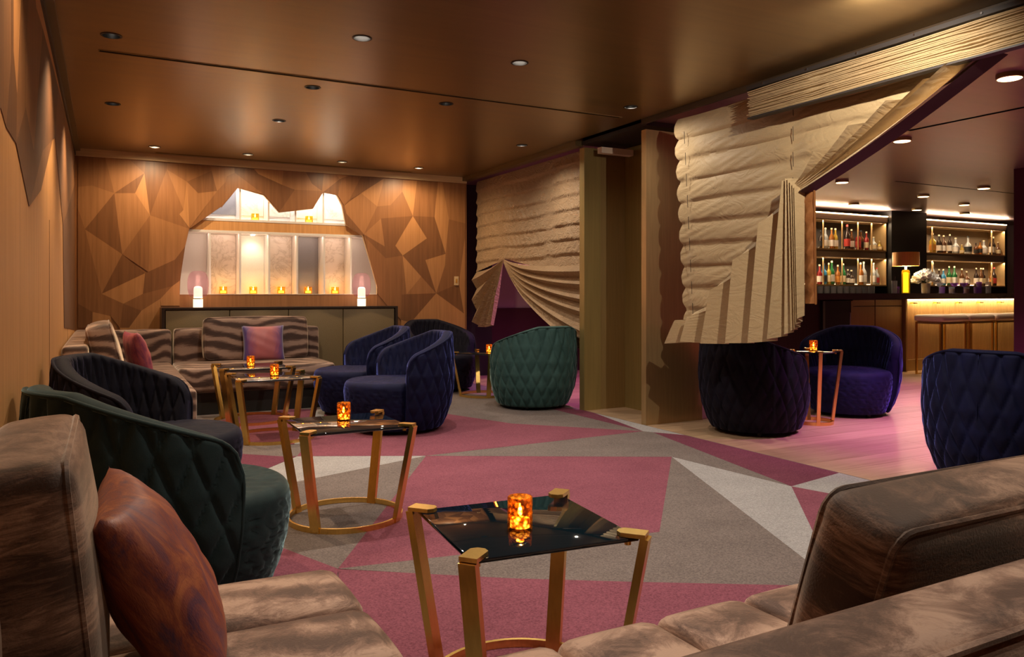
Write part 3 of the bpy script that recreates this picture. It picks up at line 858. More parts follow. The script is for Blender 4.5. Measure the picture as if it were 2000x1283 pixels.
DL_LAB = ['nearest the left wall, above the green chair', 'with its lit lens showing, left of the two bright ones', 'with its lit lens showing, right of the two bright ones',
          'just beyond the long air slot, left of centre', 'just beyond the long air slot, right of centre', 'closest to the pleated drape and the brass pier',
          'nearest the left wall, beyond the long slot', 'in mid-ceiling, left of the glowing streak', 'first from the left in the back row', 'second from the left in the back row',
          'third from the left in the back row', 'last on the right in the back row', 'on the right, above the parted bronze drape']
for i, q in enumerate(DOWNLIGHTS):
    t_ = thing('recessed_downlight', 'small round black recessed downlight ' + DL_LAB[i], 'ceiling light', (q[0], q[1], H_CEIL), group='lounge downlights')
    # the baffle tilts its lens toward the spot it lights
    MB().lathe([(RD, 0.0), (RD, 0.06), (0.0015, 0.06), (0.0015, 0.062), (RD + 0.002, 0.062), (RD + 0.002, 0.0)], 20, closed=True).build('baffle', 'black', t_, True)
    MB().lathe([(RD - 0.002, -0.004), (RD + 0.008, -0.003), (RD + 0.008, 0.0), (RD - 0.002, 0.0)], 24, closed=True).build('trim_ring', 'black', t_, True)
    dx, dy = q[2] - q[0], q[3] - q[1]
    l_ = math.hypot(dx, dy) or 1
    big = i in (1, 2)
    k = 0.022
    MB().lathe([(0.026 if big else 0.014, 0.0), (0.024 if big else 0.013, 0.006), (0.0005, 0.008)], 16).build('lens', 'bulb', t_, True, loc=(0.0 if big else -0.008, (0.012 if big else -0.028), 0.024 if big else 0.05))

for i, (x, y, pw, c, ang) in enumerate(BAR_LIGHTS):
    t_ = thing('surface_downlight', 'round glowing disc light on the bar room ceiling, ' + ORD[i] + ' counted from the camera', 'ceiling light', (x, y, H_CEIL), group='bar ceiling lights')
    MB().lathe([(0.075, -0.03), (0.08, -0.026), (0.08, 0.0), (0.0005, 0.0)], 24).build('housing', 'brass_dark', t_, True)
    MB().lathe([(0.0005, -0.033), (0.066, -0.033), (0.072, -0.0302), (0.0005, -0.0302)], 24).build('lens', 'bulb_bar', t_, True)

# ------------------------------------------------------------------ quilted tub chairs
def quilt(s, t, wd, tmax, p=1.35, kh=3.2):
    # valley depth 0..1 of crossing stitch lines that straighten toward the rim
    hh = kh * max(0.0, 1 - t / tmax) ** p
    best = 0.0
    for sg in (-1, 1):
        ph = s / wd + sg * hh
        d = abs(ph - round(ph))
        best = max(best, math.exp(-(d / 0.085) ** 2) + 0.35 * math.exp(-(d / 0.25) ** 2))
    return best

def r_out(z):
    # outline of the barrel: tucked in at the floor, widest at mid-height
    k = [(0.03, 0.325), (0.06, 0.345), (0.12, 0.372), (0.22, 0.405), (0.34, 0.425), (0.46, 0.432), (0.6, 0.428), (0.7, 0.42), (0.82, 0.408)]
    for (a, b), (c, d) in zip(k, k[1:]):
        if z <= c:
            t = max(0, (z - a) / (c - a))
            t = t * t * (3 - 2 * t) * 0.4 + t * 0.6
            return b + (d - b) * t
    return k[-1][1]

CH_END = R(101)
def rim_z(psi):
    a = abs(psi)
    z = 0.795 - 0.03 * (a / CH_END) ** 2 - 0.155 * max(0, (a - R(25)) / (CH_END - R(25))) ** 1.1
    x = (CH_END - a) * 0.42
    if x < 0.09:
        z -= 0.09 - math.sqrt(max(0, 0.09 ** 2 - (0.09 - x) ** 2))
    return z

def make_chair_meshes():
    out = {}
    NC, NO, NI = 168, 46, 26
    TH = 0.075
    def col(psi):
        zr = rim_z(psi)
        c, s = -math.cos(psi), math.sin(psi)
        pts = []
        for i in range(NO):
            t = i / (NO - 1)
            z = 0.035 + (zr - 0.02 - 0.035) * t
            r = r_out(z)
            fade = min(1, (CH_END - abs(psi)) * 0.42 / 0.03)
            q = quilt(psi * 0.42, z, 0.105, 0.80) * fade
            r += 0.008 - 0.011 * q
            pts.append((r * c, r * s, z))
        r = r_out(zr)
        for a in (20, 45, 70, 90, 110, 135, 160):
            b = R(a)
            rr = r - TH / 2 + math.cos(b) * TH / 2
            pts.append((rr * c, rr * s, zr - 0.02 + 0.02 * math.sin(b)))
        for i in range(NI):
            t = i / (NI - 1)
            z = zr - 0.03 + (0.36 - zr + 0.03) * t
            rr = r_out(zr) - TH - 0.055 * t ** 1.2
            q = quilt(psi * 0.42, z, 0.075, 0.80)
            rr -= 0.006 - 0.0095 * q
            pts.append((rr * c, rr * s, z))
        pts.append((0.27 * c, 0.27 * s, 0.05))
        return pts
    cols = [col(-CH_END + 2 * CH_END * i / (NC - 1)) for i in range(NC)]
    m = MB()
    m.grid(cols)
    k = len(cols[0])
    for end in (0, NC - 1):
        m.f.append(tuple(end * k + j for j in (range(k) if end else range(k - 1, -1, -1))))
    # underside
    m.f += [(i * k, (i + 1) * k, (i + 1) * k + k - 1, i * k + k - 1) for i in range(NC - 1)]
    out['shell'] = m
    # seat: round pouf that pushes out in front of the arms
    m = MB()
    NS = 120
    prof = []
    def seat_r(a):
        fr = max(0, math.cos(a))
        return 0.325 + 0.125 * fr ** 0.55 * (1 if abs(a) < PI / 2 else 0)
    rows = []
    steps = []
    for i in range(9):
        steps.append(('top', i / 8))
    for i in range(1, 7):
        steps.append(('round', i / 6))
    for i in range(1, 24):
        steps.append(('side', i / 23))
    for kind, t in steps:
        row_ = []
        for j in range(NS + 1):
            a = -PI + 2 * PI * j / NS
            rs = seat_r(a)
            c, s = math.cos(a), math.sin(a)
            if kind == 'top':
                r = max(0.002, t * (rs - 0.05))
                z = 0.425 - 0.012 * t ** 2
                q = quilt(r * s, r * c + 0.3, 0.07, 5.0, 1, 40)
                z -= 0.007 * q
            elif kind == 'round':
                b = t * PI / 2
                r = rs - 0.05 + 0.05 * math.sin(b)
                z = 0.413 - 0.05 + 0.05 * math.cos(b)
            else:
                z = 0.363 + (0.035 - 0.363) * t
                r = rs * (1 - 0.17 * t ** 2.2)
                q = quilt(a * 0.42, z, 0.062, 0.42, 1.0, 4.0)
                r += 0.006 - 0.010 * q
            row_.append((r * c, r * s, z))
        rows.append(row_)
    m.grid(rows)
    m.f.append(tuple((len(rows) - 1) * (NS + 1) + j for j in range(NS)))
    out['seat'] = m
    # welt along the rim and down both arm fronts
    pts = []
    for i in range(18):
        z = 0.06 + (rim_z(CH_END) - 0.02 - 0.06) * i / 18
        pts.append((-(r_out(z) + 0.004) * math.cos(-CH_END), (r_out(z) + 0.004) * math.sin(-CH_END), z))
    for i in range(61):
        psi = -CH_END + 2 * CH_END * i / 60
        z = rim_z(psi)
        pts.append((-(r_out(z) + 0.002) * math.cos(psi), (r_out(z) + 0.002) * math.sin(psi), z - 0.012))
    for i in range(17, -1, -1):
        z = 0.06 + (rim_z(CH_END) - 0.02 - 0.06) * i / 18
        pts.append((-(r_out(z) + 0.004) * math.cos(CH_END), (r_out(z) + 0.004) * math.sin(CH_END), z))
    out['piping'] = MB().tube(pts, 0.008, 6)
    pts = [(-(r_out(z) + 0.003), 0, z) for z in [0.05 + 0.72 * i / 20 for i in range(21)]]
    out['back_seam'] = MB().tube(pts, 0.003, 5)
    return out

CHM = make_chair_meshes()
CH_CACHE = {}
def chair(name, label, mat, loc, phi, group):
    if mat not in CH_CACHE:
        ms = {k: CHM[k].mesh('tub_chair_' + k, mat, True, None) for k in CHM}
        ms['foot'] = MB().lathe([(0.02, 0.0), (0.026, 0.045)], 12).mesh('tub_chair_foot', 'black', True, 40)
        CH_CACHE[mat] = ms
    ms = CH_CACHE[mat]
    t_ = thing(name, label, 'armchair', loc, phi, group)
    sh_ = link('shell', ms['shell'], t_)
    link('seat', ms['seat'], t_)
    link('piping', ms['piping'], sh_)
    link('back_seam', ms['back_seam'], sh_)
    for i in range(4):
        a = PI / 4 + i * PI / 2
        link('foot', ms['foot'], t_, (0.27 * math.cos(a), 0.27 * math.sin(a), 0.0))
    return t_

G = 'quilted velvet tub chairs'
chair('tub_chair', 'teal green velvet tub chair with its quilted back turned, beside the brass pier', 'teal', (3.69, 6.59, 0), R(94), G)
chair('tub_chair', 'blue velvet tub chair facing left, nearer of the pair by the brass tables', 'blue', (2.12, 5.98, 0), R(178), G)
chair('tub_chair', 'blue velvet tub chair facing left, farther of the pair, next to the back sofa', 'blue', (2.12, 6.99, 0), R(178), G)
chair('tub_chair', 'black-blue tub chair in the dark corner between oak wall and parted drape', 'navy', (3.42, 8.28, 0), R(-80), G)
chair('tub_chair', 'dark ink-blue tub chair by the left wall, behind the green one', 'navy', (0.19, 4.30, 0), R(-22), G)
chair('tub_chair', 'large dark green velvet tub chair in the left foreground by the sofa', 'pine', (0.175, 3.02, 0), R(20), G)
chair('tub_chair', 'near-black blue tub chair with its back turned under the pleated drape', 'navy', (4.61, 4.60, 0), R(8), G)
chair('tub_chair', 'blue velvet tub chair facing us on the pink-lit boards before the bar', 'blue', (6.08, 4.88, 0), R(208), G)
chair('tub_chair', 'blue velvet tub chair cut by the right frame edge, back seam showing', 'blue', (4.56, 2.60, 0), R(11), G)

# ------------------------------------------------------------------ brass and glass tables
def table(name, label, loc, rz, size=0.49, h=0.472, ring=0.272, leg=(0.045, 0.022), bar_leg=False):
    t_ = thing(name, label, 'side table', loc, rz, 'brass and glass side tables')
    s = size / 2
    rbox(-s, s, -s, s, h - 0.016, h - 0.004, 0.004, 2).build('glass_top', 'table_glass', t_, True)
    k = ring * math.sqrt(0.5)
    for sx in (-1, 1):
        for sy in (-1, 1):
            d = Vector((sx, sy, 0)).normalized()
            tp = Vector((sx * (s + 0.012), sy * (s + 0.012), h - 0.004))
            bt = Vector((sx * (k - 0.002), sy * (k - 0.002), 0.0))
            lg = MB().bar(bt, tp, leg[0], leg[1], ref=(-d.y, d.x, 0)).build('leg', 'brass', t_)
            # clamp gripping the corner of the glass
            c = MB()
            ang = math.atan2(sy, sx)
            ca, sa = math.cos(ang), math.sin(ang)
            poly = [(0.02, -0.024), (0.02, 0.024), (-0.045, 0.024), (-0.058, 0.01), (-0.058, -0.01), (-0.045, -0.024)]
            P3 = lambda a, b, z: (sx * s + a * ca - b * sa, sy * s + a * sa + b * ca, z)
            prism(poly, h - 0.003, h + 0.008, P3).build('clamp', 'brass', lg)
            pt = (sx * (s - 0.022), sy * (s - 0.022))
            MB().lathe([(0.009, -0.024), (0.009, -0.0125)], 10, pt[0], pt[1], h - 0.004).build('peg', 'brass', lg, True)
    MB().lathe([(ring - 0.006, 0.0), (ring + 0.006, 0.0), (ring + 0.006, 0.028), (ring - 0.006, 0.028)], 64, closed=True).build('base_ring', 'brass', t_, True)
    return t_
table('side_table', 'brass side table with dark glass top, nearest to the camera', (1.022, 1.886, 0), R(-5), 0.465, 0.47, 0.262)
table('side_table', 'brass side table with glass top, second from the camera, beside the green chair', (1.044, 3.745, 0), R(0), 0.49)
table('side_table', 'brass side table with glass top, third from the camera, in front of another', (1.125, 6.06, 0), R(0), 0.55, 0.475, 0.31)
table('side_table', 'brass side table half hidden in front of the back sofa', (1.13, 6.98, 0), R(0), 0.55, 0.475, 0.31)
table('side_table', 'brass side table between the teal chair and the corner chair', (3.60, 7.52, 0), R(32), 0.46, 0.472, 0.25)
table('side_table', 'taller slim brass side table between the two blue chairs under the drape', (5.33, 4.64, 0), R(10), 0.30, 0.615, 0.155, (0.028, 0.022))

# ------------------------------------------------------------------ candles
cup_out = [(0.031, 0.0), (0.0335, 0.004), (0.0335, 0.088), (0.0315, 0.09), (0.0295, 0.088), (0.0295, 0.008), (0.0005, 0.008)]
CUP = MB().lathe(cup_out, 28).mesh('glass_cup', 'amber', True, 50)
WAX = MB().lathe([(0.027, 0.009), (0.027, 0.03), (0.004, 0.033)], 20).mesh('wax', 'wax', True, 50)
FLM = MB().lathe([(0.001, 0.036), (0.006, 0.044), (0.0065, 0.05), (0.004, 0.06), (0.0006, 0.072)], 12).mesh('flame', 'flame', True, None)
WICK = MB().lathe([(0.0012, 0.03), (0.0012, 0.038)], 6).mesh('wick', 'black', False, None)
def candle(label, loc, power=0.9, square=False, s=1.0):
    t_ = thing('votive_candle', label, 'candle', loc, group='lit amber votive candles')
    if square:
        m = MB()
        a, b, hh = 0.032, 0.029, 0.07
        m.add([(-a, -a, 0), (a, -a, 0), (a, a, 0), (-a, a, 0), (-a, -a, hh), (a, -a, hh), (a, a, hh), (-a, a, hh),
               (-b, -b, hh), (b, -b, hh), (b, b, hh), (-b, b, hh), (-b, -b, 0.01), (b, -b, 0.01), (b, b, 0.01), (-b, b, 0.01)],
              [(0, 3, 2, 1), (0, 1, 5, 4), (1, 2, 6, 5), (2, 3, 7, 6), (3, 0, 4, 7), (4, 5, 9, 8), (5, 6, 10, 9), (6, 7, 11, 10), (7, 4, 8, 11),
               (8, 9, 13, 12), (9, 10, 14, 13), (10, 11, 15, 14), (11, 8, 12, 15), (12, 13, 14, 15)])
        m.build('glass_cup', 'amber_clear', t_)
    else:
        link('glass_cup', CUP, t_)
    wx = link('wax', WAX, t_)
    link('wick', WICK, wx)
    link('flame', FLM, wx)
    t_.scale = (s, s, s)
    point('candle_light', (loc[0], loc[1], loc[2] + 0.056 * s), power, (1.0, 0.5, 0.14), 0.012)
    return t_
candle('amber votive candle on the nearest dark glass table', (0.985, 1.83, 0.466), 0.8)
candle('amber votive candle on the second table, in front of the blue chair', (1.05, 3.80, 0.468), 0.8)
candle('amber votive candle on the third table, before the watered velvet sofa', (1.14, 6.06, 0.471), 0.8)
candle('amber votive candle on the table closest to the back sofa', (1.11, 6.96, 0.471), 0.8)
candle('amber votive candle on the table beside the teal chair', (3.62, 7.42, 0.468), 0.8)
candle('amber votive candle on the slim table under the pleated drape', (5.33, 4.64, 0.611), 0.8)

# ------------------------------------------------------------------ shelf niche in the back wall
n_ = thing('wall_shelf_unit', 'white lit shelf unit with marble panels set into the faceted oak wall', 'shelf', (1.76, Y_BACK + 0.03, 1.088))
ox, oy, oz = 1.76, Y_BACK + 0.03, 1.088
def nb(name, mat, x0, x1, y0, y1, z0, z1, parent=n_, **k):
    return MB().box(x0 - ox, x1 - ox, y0 - oy, y1 - oy, z0 - oz, z1 - oz).build(name, mat, parent, **k)
YN = Y_BACK + 0.032
YE = Y_BACK + 0.30
nb('back_board', 'white', 0.55, 3.0, YE, YE + 0.02, 0.98, 2.42)
nb('side_board', 'white', 0.55, 0.57, YN, YE, 0.98, 2.42)
nb('side_board', 'white', 2.98, 3.0, YN, YE, 0.98, 2.42)
nb('top_board', 'white', 0.55, 3.0, YN, YE, 2.40, 2.42)
nb('bottom_board', 'white', 0.57, 2.98, YN - 0.02, YE, 1.065, 1.093)
nb('lower_shelf', 'white', 0.57, 2.98, YN, YE, 1.757, 1.782)
nb('upper_shelf', 'white', 0.57, 2.98, YN, YE, 1.885, 1.91)
nb('fascia', 'oak_plain', 0.57, 2.98, YN + 0.004, YN + 0.014, 1.782, 1.885)
LX = [0.996, 1.305, 1.613, 1.92, 2.227, 2.537]
for x in LX:
    nb('divider', 'white', x - 0.009, x + 0.009, YN + 0.002, YE, 1.093, 1.757)
UX = [1.305, 1.607, 1.9, 2.215]
for x in UX:
    nb('upper_divider', 'white', x - 0.009, x + 0.009, YN + 0.002, YE, 1.91, 2.36)
mats = ['marble', 'cream_panel', 'marble', 'grey_panel', 'marble']
labs = ['cream marble back panel', 'bright cream back panel', 'cream marble back panel', 'smoky grey back panel', 'cream marble back panel']
for i in range(5):
    nb('back_panel', mats[i], LX[i] + 0.012, LX[i + 1] - 0.012, YE - 0.012, YE - 0.001, 1.096, 1.755, label=labs[i])
um = ['grey_panel', 'marble', 'marble', 'cream_panel', 'marble']
ue = [0.6] + UX + [2.9]
for i in range(5):
    nb('upper_back_panel', um[i], ue[i] + 0.012, ue[i + 1] - 0.012, YE - 0.012, YE - 0.001, 1.98, 2.36)
# concealed led strip over the upper shelf, and a puck lamp added to brighten the cream panel
nb('led_strip', 'led', 0.9, 2.7, YN + 0.02, YN + 0.04, 2.375, 2.39)
area('niche_led_light', (1.8, YN + 0.07, 2.37), (R(25), 0, 0), 1.7, 0.04, 12, (1.0, 0.93, 0.86))
lw_ = nb('added_puck_lamp', 'led', 1.44, 1.48, YN + 0.12, YN + 0.16, 1.748, 1.757)
spot('added_puck_light', (1.46, YN + 0.05, 1.735), (1.46, YE, 1.48), 3.2, 82, 0.9, (1.0, 0.9, 0.72), 0.02)
area('lower_niche_led', (1.77, YN + 0.03, 1.745), (R(38), 0, 0), 1.9, 0.02, 2.8, (1.0, 0.70, 0.52))
for i, x in enumerate([1.15, 1.467, 1.773, 2.078, 2.392]):
    candle('square amber votive on the lower white shelf, %s from the left' % ORD[i], (x, YN + 0.16, 1.094), 0.5, True, 1.15)
for i, x in enumerate([1.484, 2.083]):
    candle('square amber votive on the upper white shelf, the %s one' % ('left' if i == 0 else 'right'), (x, YN + 0.14, 1.911), 0.3, True, 1.15)

# light switch on the oak wall
sw = thing('light_switch', 'small brass light switch plate on the oak wall by the drape', 'light switch', (3.855, Y_BACK - 0.0105, 1.2))
rbox(-0.03, 0.03, -0.006, 0.0, 0, 0.11, 0.002, 1).build('plate', 'oak_trim', sw)
rbox(-0.012, 0.012, -0.0095, -0.006, 0.03, 0.08, 0.0015, 1).build('rocker', 'brass', sw)

# ------------------------------------------------------------------ credenza and its two lamps
cr = thing('credenza', 'long low credenza with olive leather doors and dark ebony frame', 'cabinet', (1.74, 8.66, 0))
c0, c1 = -1.24, 1.24
MB().box(c0, c1, -0.16, 0.15, 0.935, 0.955).build('top', 'ebony', cr)
MB().box(c0, c0 + 0.03, -0.16, 0.15, 0.06, 0.935).build('side', 'ebony', cr)
MB().box(c1 - 0.03, c1, -0.16, 0.15, 0.06, 0.935).build('side', 'ebony', cr)
MB().box(c0 + 0.03, c1 - 0.03, -0.12, 0.15, 0.08, 0.935).build('carcass', 'ebony', cr)
MB().box(c0, c1, -0.15, 0.14, 0.0, 0.08).build('plinth', 'black', cr)
xs = [c0 + 0.035, -0.592, 0.009, 0.606, c1 - 0.035]
for a, b in zip(xs, xs[1:]):
    rbox(a + 0.003, b - 0.003, -0.145, -0.121, 0.09, 0.928, 0.004, 2).build('door', 'leather', cr, True)

def rose_lamp(label, x, y):
    t_ = thing('table_lamp', label, 'table lamp', (x, y, 0.955), group='rose glass lamps on the credenza')
    MB().lathe([(0.046, 0.0), (0.048, 0.005), (0.048, 0.085), (0.044, 0.095), (0.044, 0.19), (0.038, 0.21), (0.02, 0.218), (0.0005, 0.219)], 24).build('milk_glass_stem', 'milk', t_, True, 50)
    pr = []
    for i in range(25):
        a = -PI / 2 * 0.62 + (PI / 2 * 0.62 + PI / 2) * i / 24
        r = 0.105 * max(0.0, math.cos(a)) ** 0.55
        z = 0.235 + 0.145 * math.copysign(abs(math.sin(a)) ** 0.9, a)
        pr.append((max(r, 0.0006), z))
    inner = [(max(r - 0.003, 0.0005), z - 0.002) for r, z in reversed(pr)]
    MB().lathe(pr + inner, 32).build('glass_shade', 'pink_glass', t_, True, 60)
    MB().lathe([(0.05, 0.086), (0.052, 0.09), (0.05, 0.094)], 24).build('collar', 'brass', t_, True)
    point('rose_lamp_light', (x, y, 0.955 + 0.25), 1.6, (1.0, 0.72, 0.5), 0.03)
    return t_
rose_lamp('rose glass globe lamp with glowing white stem, on the left of the credenza', 0.855, 8.66)
rose_lamp('rose glass globe lamp with glowing white stem, on the right of the credenza', 2.60, 8.66)

# ------------------------------------------------------------------ sofas
def piping_rect(name, mat, parent, sx, sz, y, r=0.006, corner=0.05, mtx=None):
    pts = []
    hx, hz = sx / 2, sz / 2
    for cx, cz, a0 in ((hx - corner, hz - corner, 0), (-hx + corner, hz - corner, 90), (-hx + corner, -hz + corner, 180), (hx - corner, -hz + corner, 270)):
        for i in range(5):
            a = R(a0 + 90 * i / 4)
            pts.append((cx + corner * math.cos(a), y, cz + corner * math.sin(a)))
    return MB().tube(pts, r, 6, True).build(name, mat, parent, True)

def back_cushion(name, label, mat, loc, rot, sx, sz, th, group, n=20):
    # loose back cushion: width along X, thickness along Y, height along Z, origin at the centre
    t_ = thing(name, label, 'cushion', loc, 0, group)
    t_.rotation_euler = rot
    puff(sx, th, sz, 0.018, 0.038, n).build('cover', mat, t_, True, None)
    piping_rect('piping', mat, t_, sx - 0.012, sz - 0.012, -th / 2 + 0.012, 0.006, 0.04)
    piping_rect('piping', mat, t_, sx - 0.012, sz - 0.012, th / 2 - 0.012, 0.006, 0.04)
    return t_

GC = 'loose sofa cushions'
# near sofa, seen from behind
ns = thing('sofa', 'brown crushed velvet sofa across the near foreground, seen from behind', 'sofa', (1.6, 0.92, 0), group='brown velvet sofas')
def sub(o, m, dx, dy, dz):
    m.v = [(a + dx, b + dy, c + dz) for a, b, c in m.v]
    return m
for i in range(9):
    x0 = 0.53 + 0.243 * i
    p = puff(0.243, 0.62, 0.18, 0.016, 0.035, 12, (0.15, 1, 1))
    sub(None, p, x0 + 0.1215 - 1.6, 1.0 - 0.92, 0.335)
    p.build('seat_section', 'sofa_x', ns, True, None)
p = puff(2.24, 0.165, 0.58, 0.012, 0.045, 20)
sub(None, p, 1.62 - 1.6, 0.6175 - 0.92, 0.41)
p.build('backrest', 'sofa_x', ns, True, None)
pp = [(-1.06, 0.545 - 0.92, 0.692), (1.1, 0.545 - 0.92, 0.692)]
MB().tube(pp, 0.006, 6).build('piping', 'sofa_x', ns, True)
MB().box(0.54 - 1.6, 2.7 - 1.6, 0.56 - 0.92, 1.24 - 0.92, 0.03, 0.25).build('base', 'sofa', ns)
for x in (0.62, 2.6):
    for y in (0.62, 1.2):
        MB().lathe([(0.02, 0.0), (0.025, 0.03)], 10, x - 1.6, y - 0.92).build('foot', 'black', ns, True)
back_cushion('back_cushion', 'thick brown velvet back cushion leaning on the near sofa', 'sofa', (1.53, 0.868, 0.598), (R(17), 0, 0), 0.98, 0.345, 0.155, GC, 26)

# left sofa arm of the corner group, running along the left wall
ls = thing('sofa', 'brown crushed velvet sofa against the left wall in the foreground', 'sofa', (0.12, 1.24, 0), group='brown velvet sofas')
for i in range(5):
    y0 = 0.55 + 0.274 * i
    p = puff(0.60, 0.274, 0.18, 0.016, 0.035, 12, (1, 0.15, 1))
    sub(None, p, 0.205 - 0.12, y0 + 0.137 - 1.24, 0.335)
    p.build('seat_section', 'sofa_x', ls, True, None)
p = puff(0.13, 1.37, 0.58, 0.006, 0.045, 18)
sub(None, p, -0.19 - 0.12, 1.235 - 1.24, 0.41)
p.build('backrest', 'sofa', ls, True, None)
MB().box(-0.2 - 0.12, 0.46 - 0.12, 0.58 - 1.24, 1.86 - 1.24, 0.03, 0.25).build('base', 'sofa', ls)
for x in (-0.16, 0.42):
    for y in (0.64, 1.8):
        MB().lathe([(0.02, 0.0), (0.025, 0.03)], 10, x - 0.12, y - 1.24).build('foot', 'black', ls, True)
back_cushion('back_cushion', 'big brown velvet back cushion at the lower left frame edge', 'sofa', (-0.095, 1.53, 0.64), (R(6), 0, R(-90)), 0.56, 0.43, 0.155, GC, 26)
pl = pillow(0.42, 0.38, 0.16, 30).build('throw_pillow', 'rust', None, True, None, loc=(0.15, 1.53, 0.605), rot=(0, 0, 0), label='rust and purple brocade throw pillow on the left foreground sofa', cat='pillow', group='throw pillows')
pl.matrix_world = Matrix.Translation((0.085, 1.54, 0.585)) @ Matrix.Rotation(R(-92), 4, 'Z') @ Matrix.Rotation(R(27), 4, 'X')

# corner sofa along the back wall
bs = thing('sofa', 'corner sofa in brown watered velvet below the faceted oak wall', 'sofa', (0.9, 7.9, 0), group='brown velvet sofas')
def sp(name, mat, x0, x1, y0, y1, z0, z1, bulge=0.012, corner=0.035, n=14):
    p = puff(x1 - x0, y1 - y0, z1 - z0, bulge, corner, n)
    sub(None, p, (x0 + x1) / 2 - 0.9, (y0 + y1) / 2 - 7.9, (z0 + z1) / 2)
    return p.build(name, mat, bs, True, None)
sp('chaise_seat', 'moire', -0.10, 0.57, 5.82, 8.27, 0.14, 0.43)
sp('chaise_backrest', 'moire', X_LEFT + 0.012, -0.10, 5.86, 8.46, 0.14, 0.755, 0.008)
sp('seat', 'moire', 0.58, 1.98, 7.46, 8.27, 0.20, 0.43)
sp('corner_backrest', 'moire', 0.0, 0.575, 8.275, 8.46, 0.14, 0.745, 0.006)
sp('backrest', 'moire', 0.60, 2.02, 8.275, 8.46, 0.14, 0.752, 0.008)
MB().box(-0.2 - 0.9, 2.0 - 0.9, 7.5 - 7.9, 8.42 - 7.9, 0.0, 0.2).build('plinth', 'black', bs)
MB().box(-0.2 - 0.9, 0.5 - 0.9, 5.92 - 7.9, 7.5 - 7.9, 0.0, 0.15).build('plinth', 'black', bs)
back_cushion('back_cushion', 'wide watered velvet back cushion in the middle of the back sofa', 'moire', (1.36, 8.185, 0.645), (R(-8), 0, 0), 1.0, 0.42, 0.15, GC)
back_cushion('back_cushion', 'watered velvet back cushion leaning on the left wall end of the corner sofa', 'moire', (0.005, 6.55, 0.66), (R(14), 0, R(-90)), 0.95, 0.44, 0.17, GC)
pl = pillow(0.41, 0.37, 0.15).build('throw_pillow', 'shot', None, True, None, label='rose silk throw pillow with indigo edges on the back sofa', cat='pillow', group='throw pillows')
pl.matrix_world = Matrix.Translation((1.40, 8.01, 0.60)) @ Matrix.Rotation(R(-14), 4, 'X')
pl = pillow(0.40, 0.40, 0.15).build('throw_pillow', 'plum', None, True, None, label='crimson throw pillow propped on the left end of the corner sofa', cat='pillow', group='throw pillows')
pl.matrix_world = Matrix.Translation((0.23, 6.85, 0.605)) @ Matrix.Rotation(R(-78), 4, 'Z') @ Matrix.Rotation(R(16), 4, 'X')

# ------------------------------------------------------------------ brass pier between the two drapes
pr_ = thing('brass_pier', 'tall brass-clad pier with a shadowed recess between the two drapes', 'pillar', (4.3, 5.66, 0))
def pb(name, mat, x0, x1, y0, y1, z0, z1, **k):
    return MB().box(x0 - 4.3, x1 - 4.3, y0 - 5.66, y1 - 5.66, z0, z1).build(name, mat, pr_, **k)
pb('edge_panel', 'brass_edge', 3.985, 4.165, 6.12, 6.2, 0, 2.47)
pb('return_panel', 'brass_dark', 4.165, 4.46, 6.128, 6.2, 0, 2.47)
pb('recess_panel', 'brass_edge', 4.455, 4.56, 5.26, 6.128, 0, 2.50)
pb('front_panel', 'bronze', 4.0, 4.60, 5.20, 5.26, 0, 2.47)
pb('edge_strip', 'bronze', 3.992, 4.0, 5.198, 5.262, 0, 2.47)
pb('edge_strip', 'brass_edge', 3.978, 3.985, 6.118, 6.2, 0, 2.47)
pb('head_panel', 'dark', 4.0, 4.56, 5.2, 6.2, 2.505, 2.54)
m = MB()
pts = []
for i in range(9):
    a = PI * i / 8
    pts.append((0, -0.02 * math.cos(a), 1.98 + 0.02 * math.sin(a)))
for i in range(9):
    a = PI * i / 8
    pts.append((0, 0.02 * math.cos(a), 0.82 - 0.02 * math.sin(a)))
m.tube([(4.447 - 4.3, 5.62 - 5.66 + y, z) for _, y, z in pts], 0.006, 6, True)
m.build('door_pull', 'brass', pr_, True)
tb = MB().box(4.06, 4.42, 5.95, 6.02, 2.40, 2.455).build('ceiling_beam', 'cream_seat', None, label='short pale beam end above the brass pier recess', cat='beam')

# ceiling tracks over the drapes
MB().box(3.93, 4.02, 6.2, 8.83, 2.495, 2.60).build('trim_5', 'olive', kind='structure')
MB().box(3.935, 3.955, 1.2, 5.19, 2.50, 2.60).build('trim_6', 'trim_dark', kind='structure')

# ------------------------------------------------------------------ pleated drapes
def fan(creases, n, sub_t=None):
    # creases: list of polylines (same point count); strips between neighbours
    m = MB()
    m.grid(creases)
    return m

def interp(tab, z):
    # tab sorted by z: (z, y)
    if z <= tab[0][0]: return tab[0][1]
    for (a, b), (c, d) in zip(tab, tab[1:]):
        if z <= c:
            return b + (d - b) * (z - a) / (c - a)
    return tab[-1][1]

dr = thing('pleated_drape', 'champagne pleated drape swept up into a folded fan before the bar', 'curtain', (3.98, 3.9, 0.71))
DX, DY, DZ = 3.98, 3.9, 0.71
def L3(x, y, z): return (x - DX, y - DY, z - DZ)
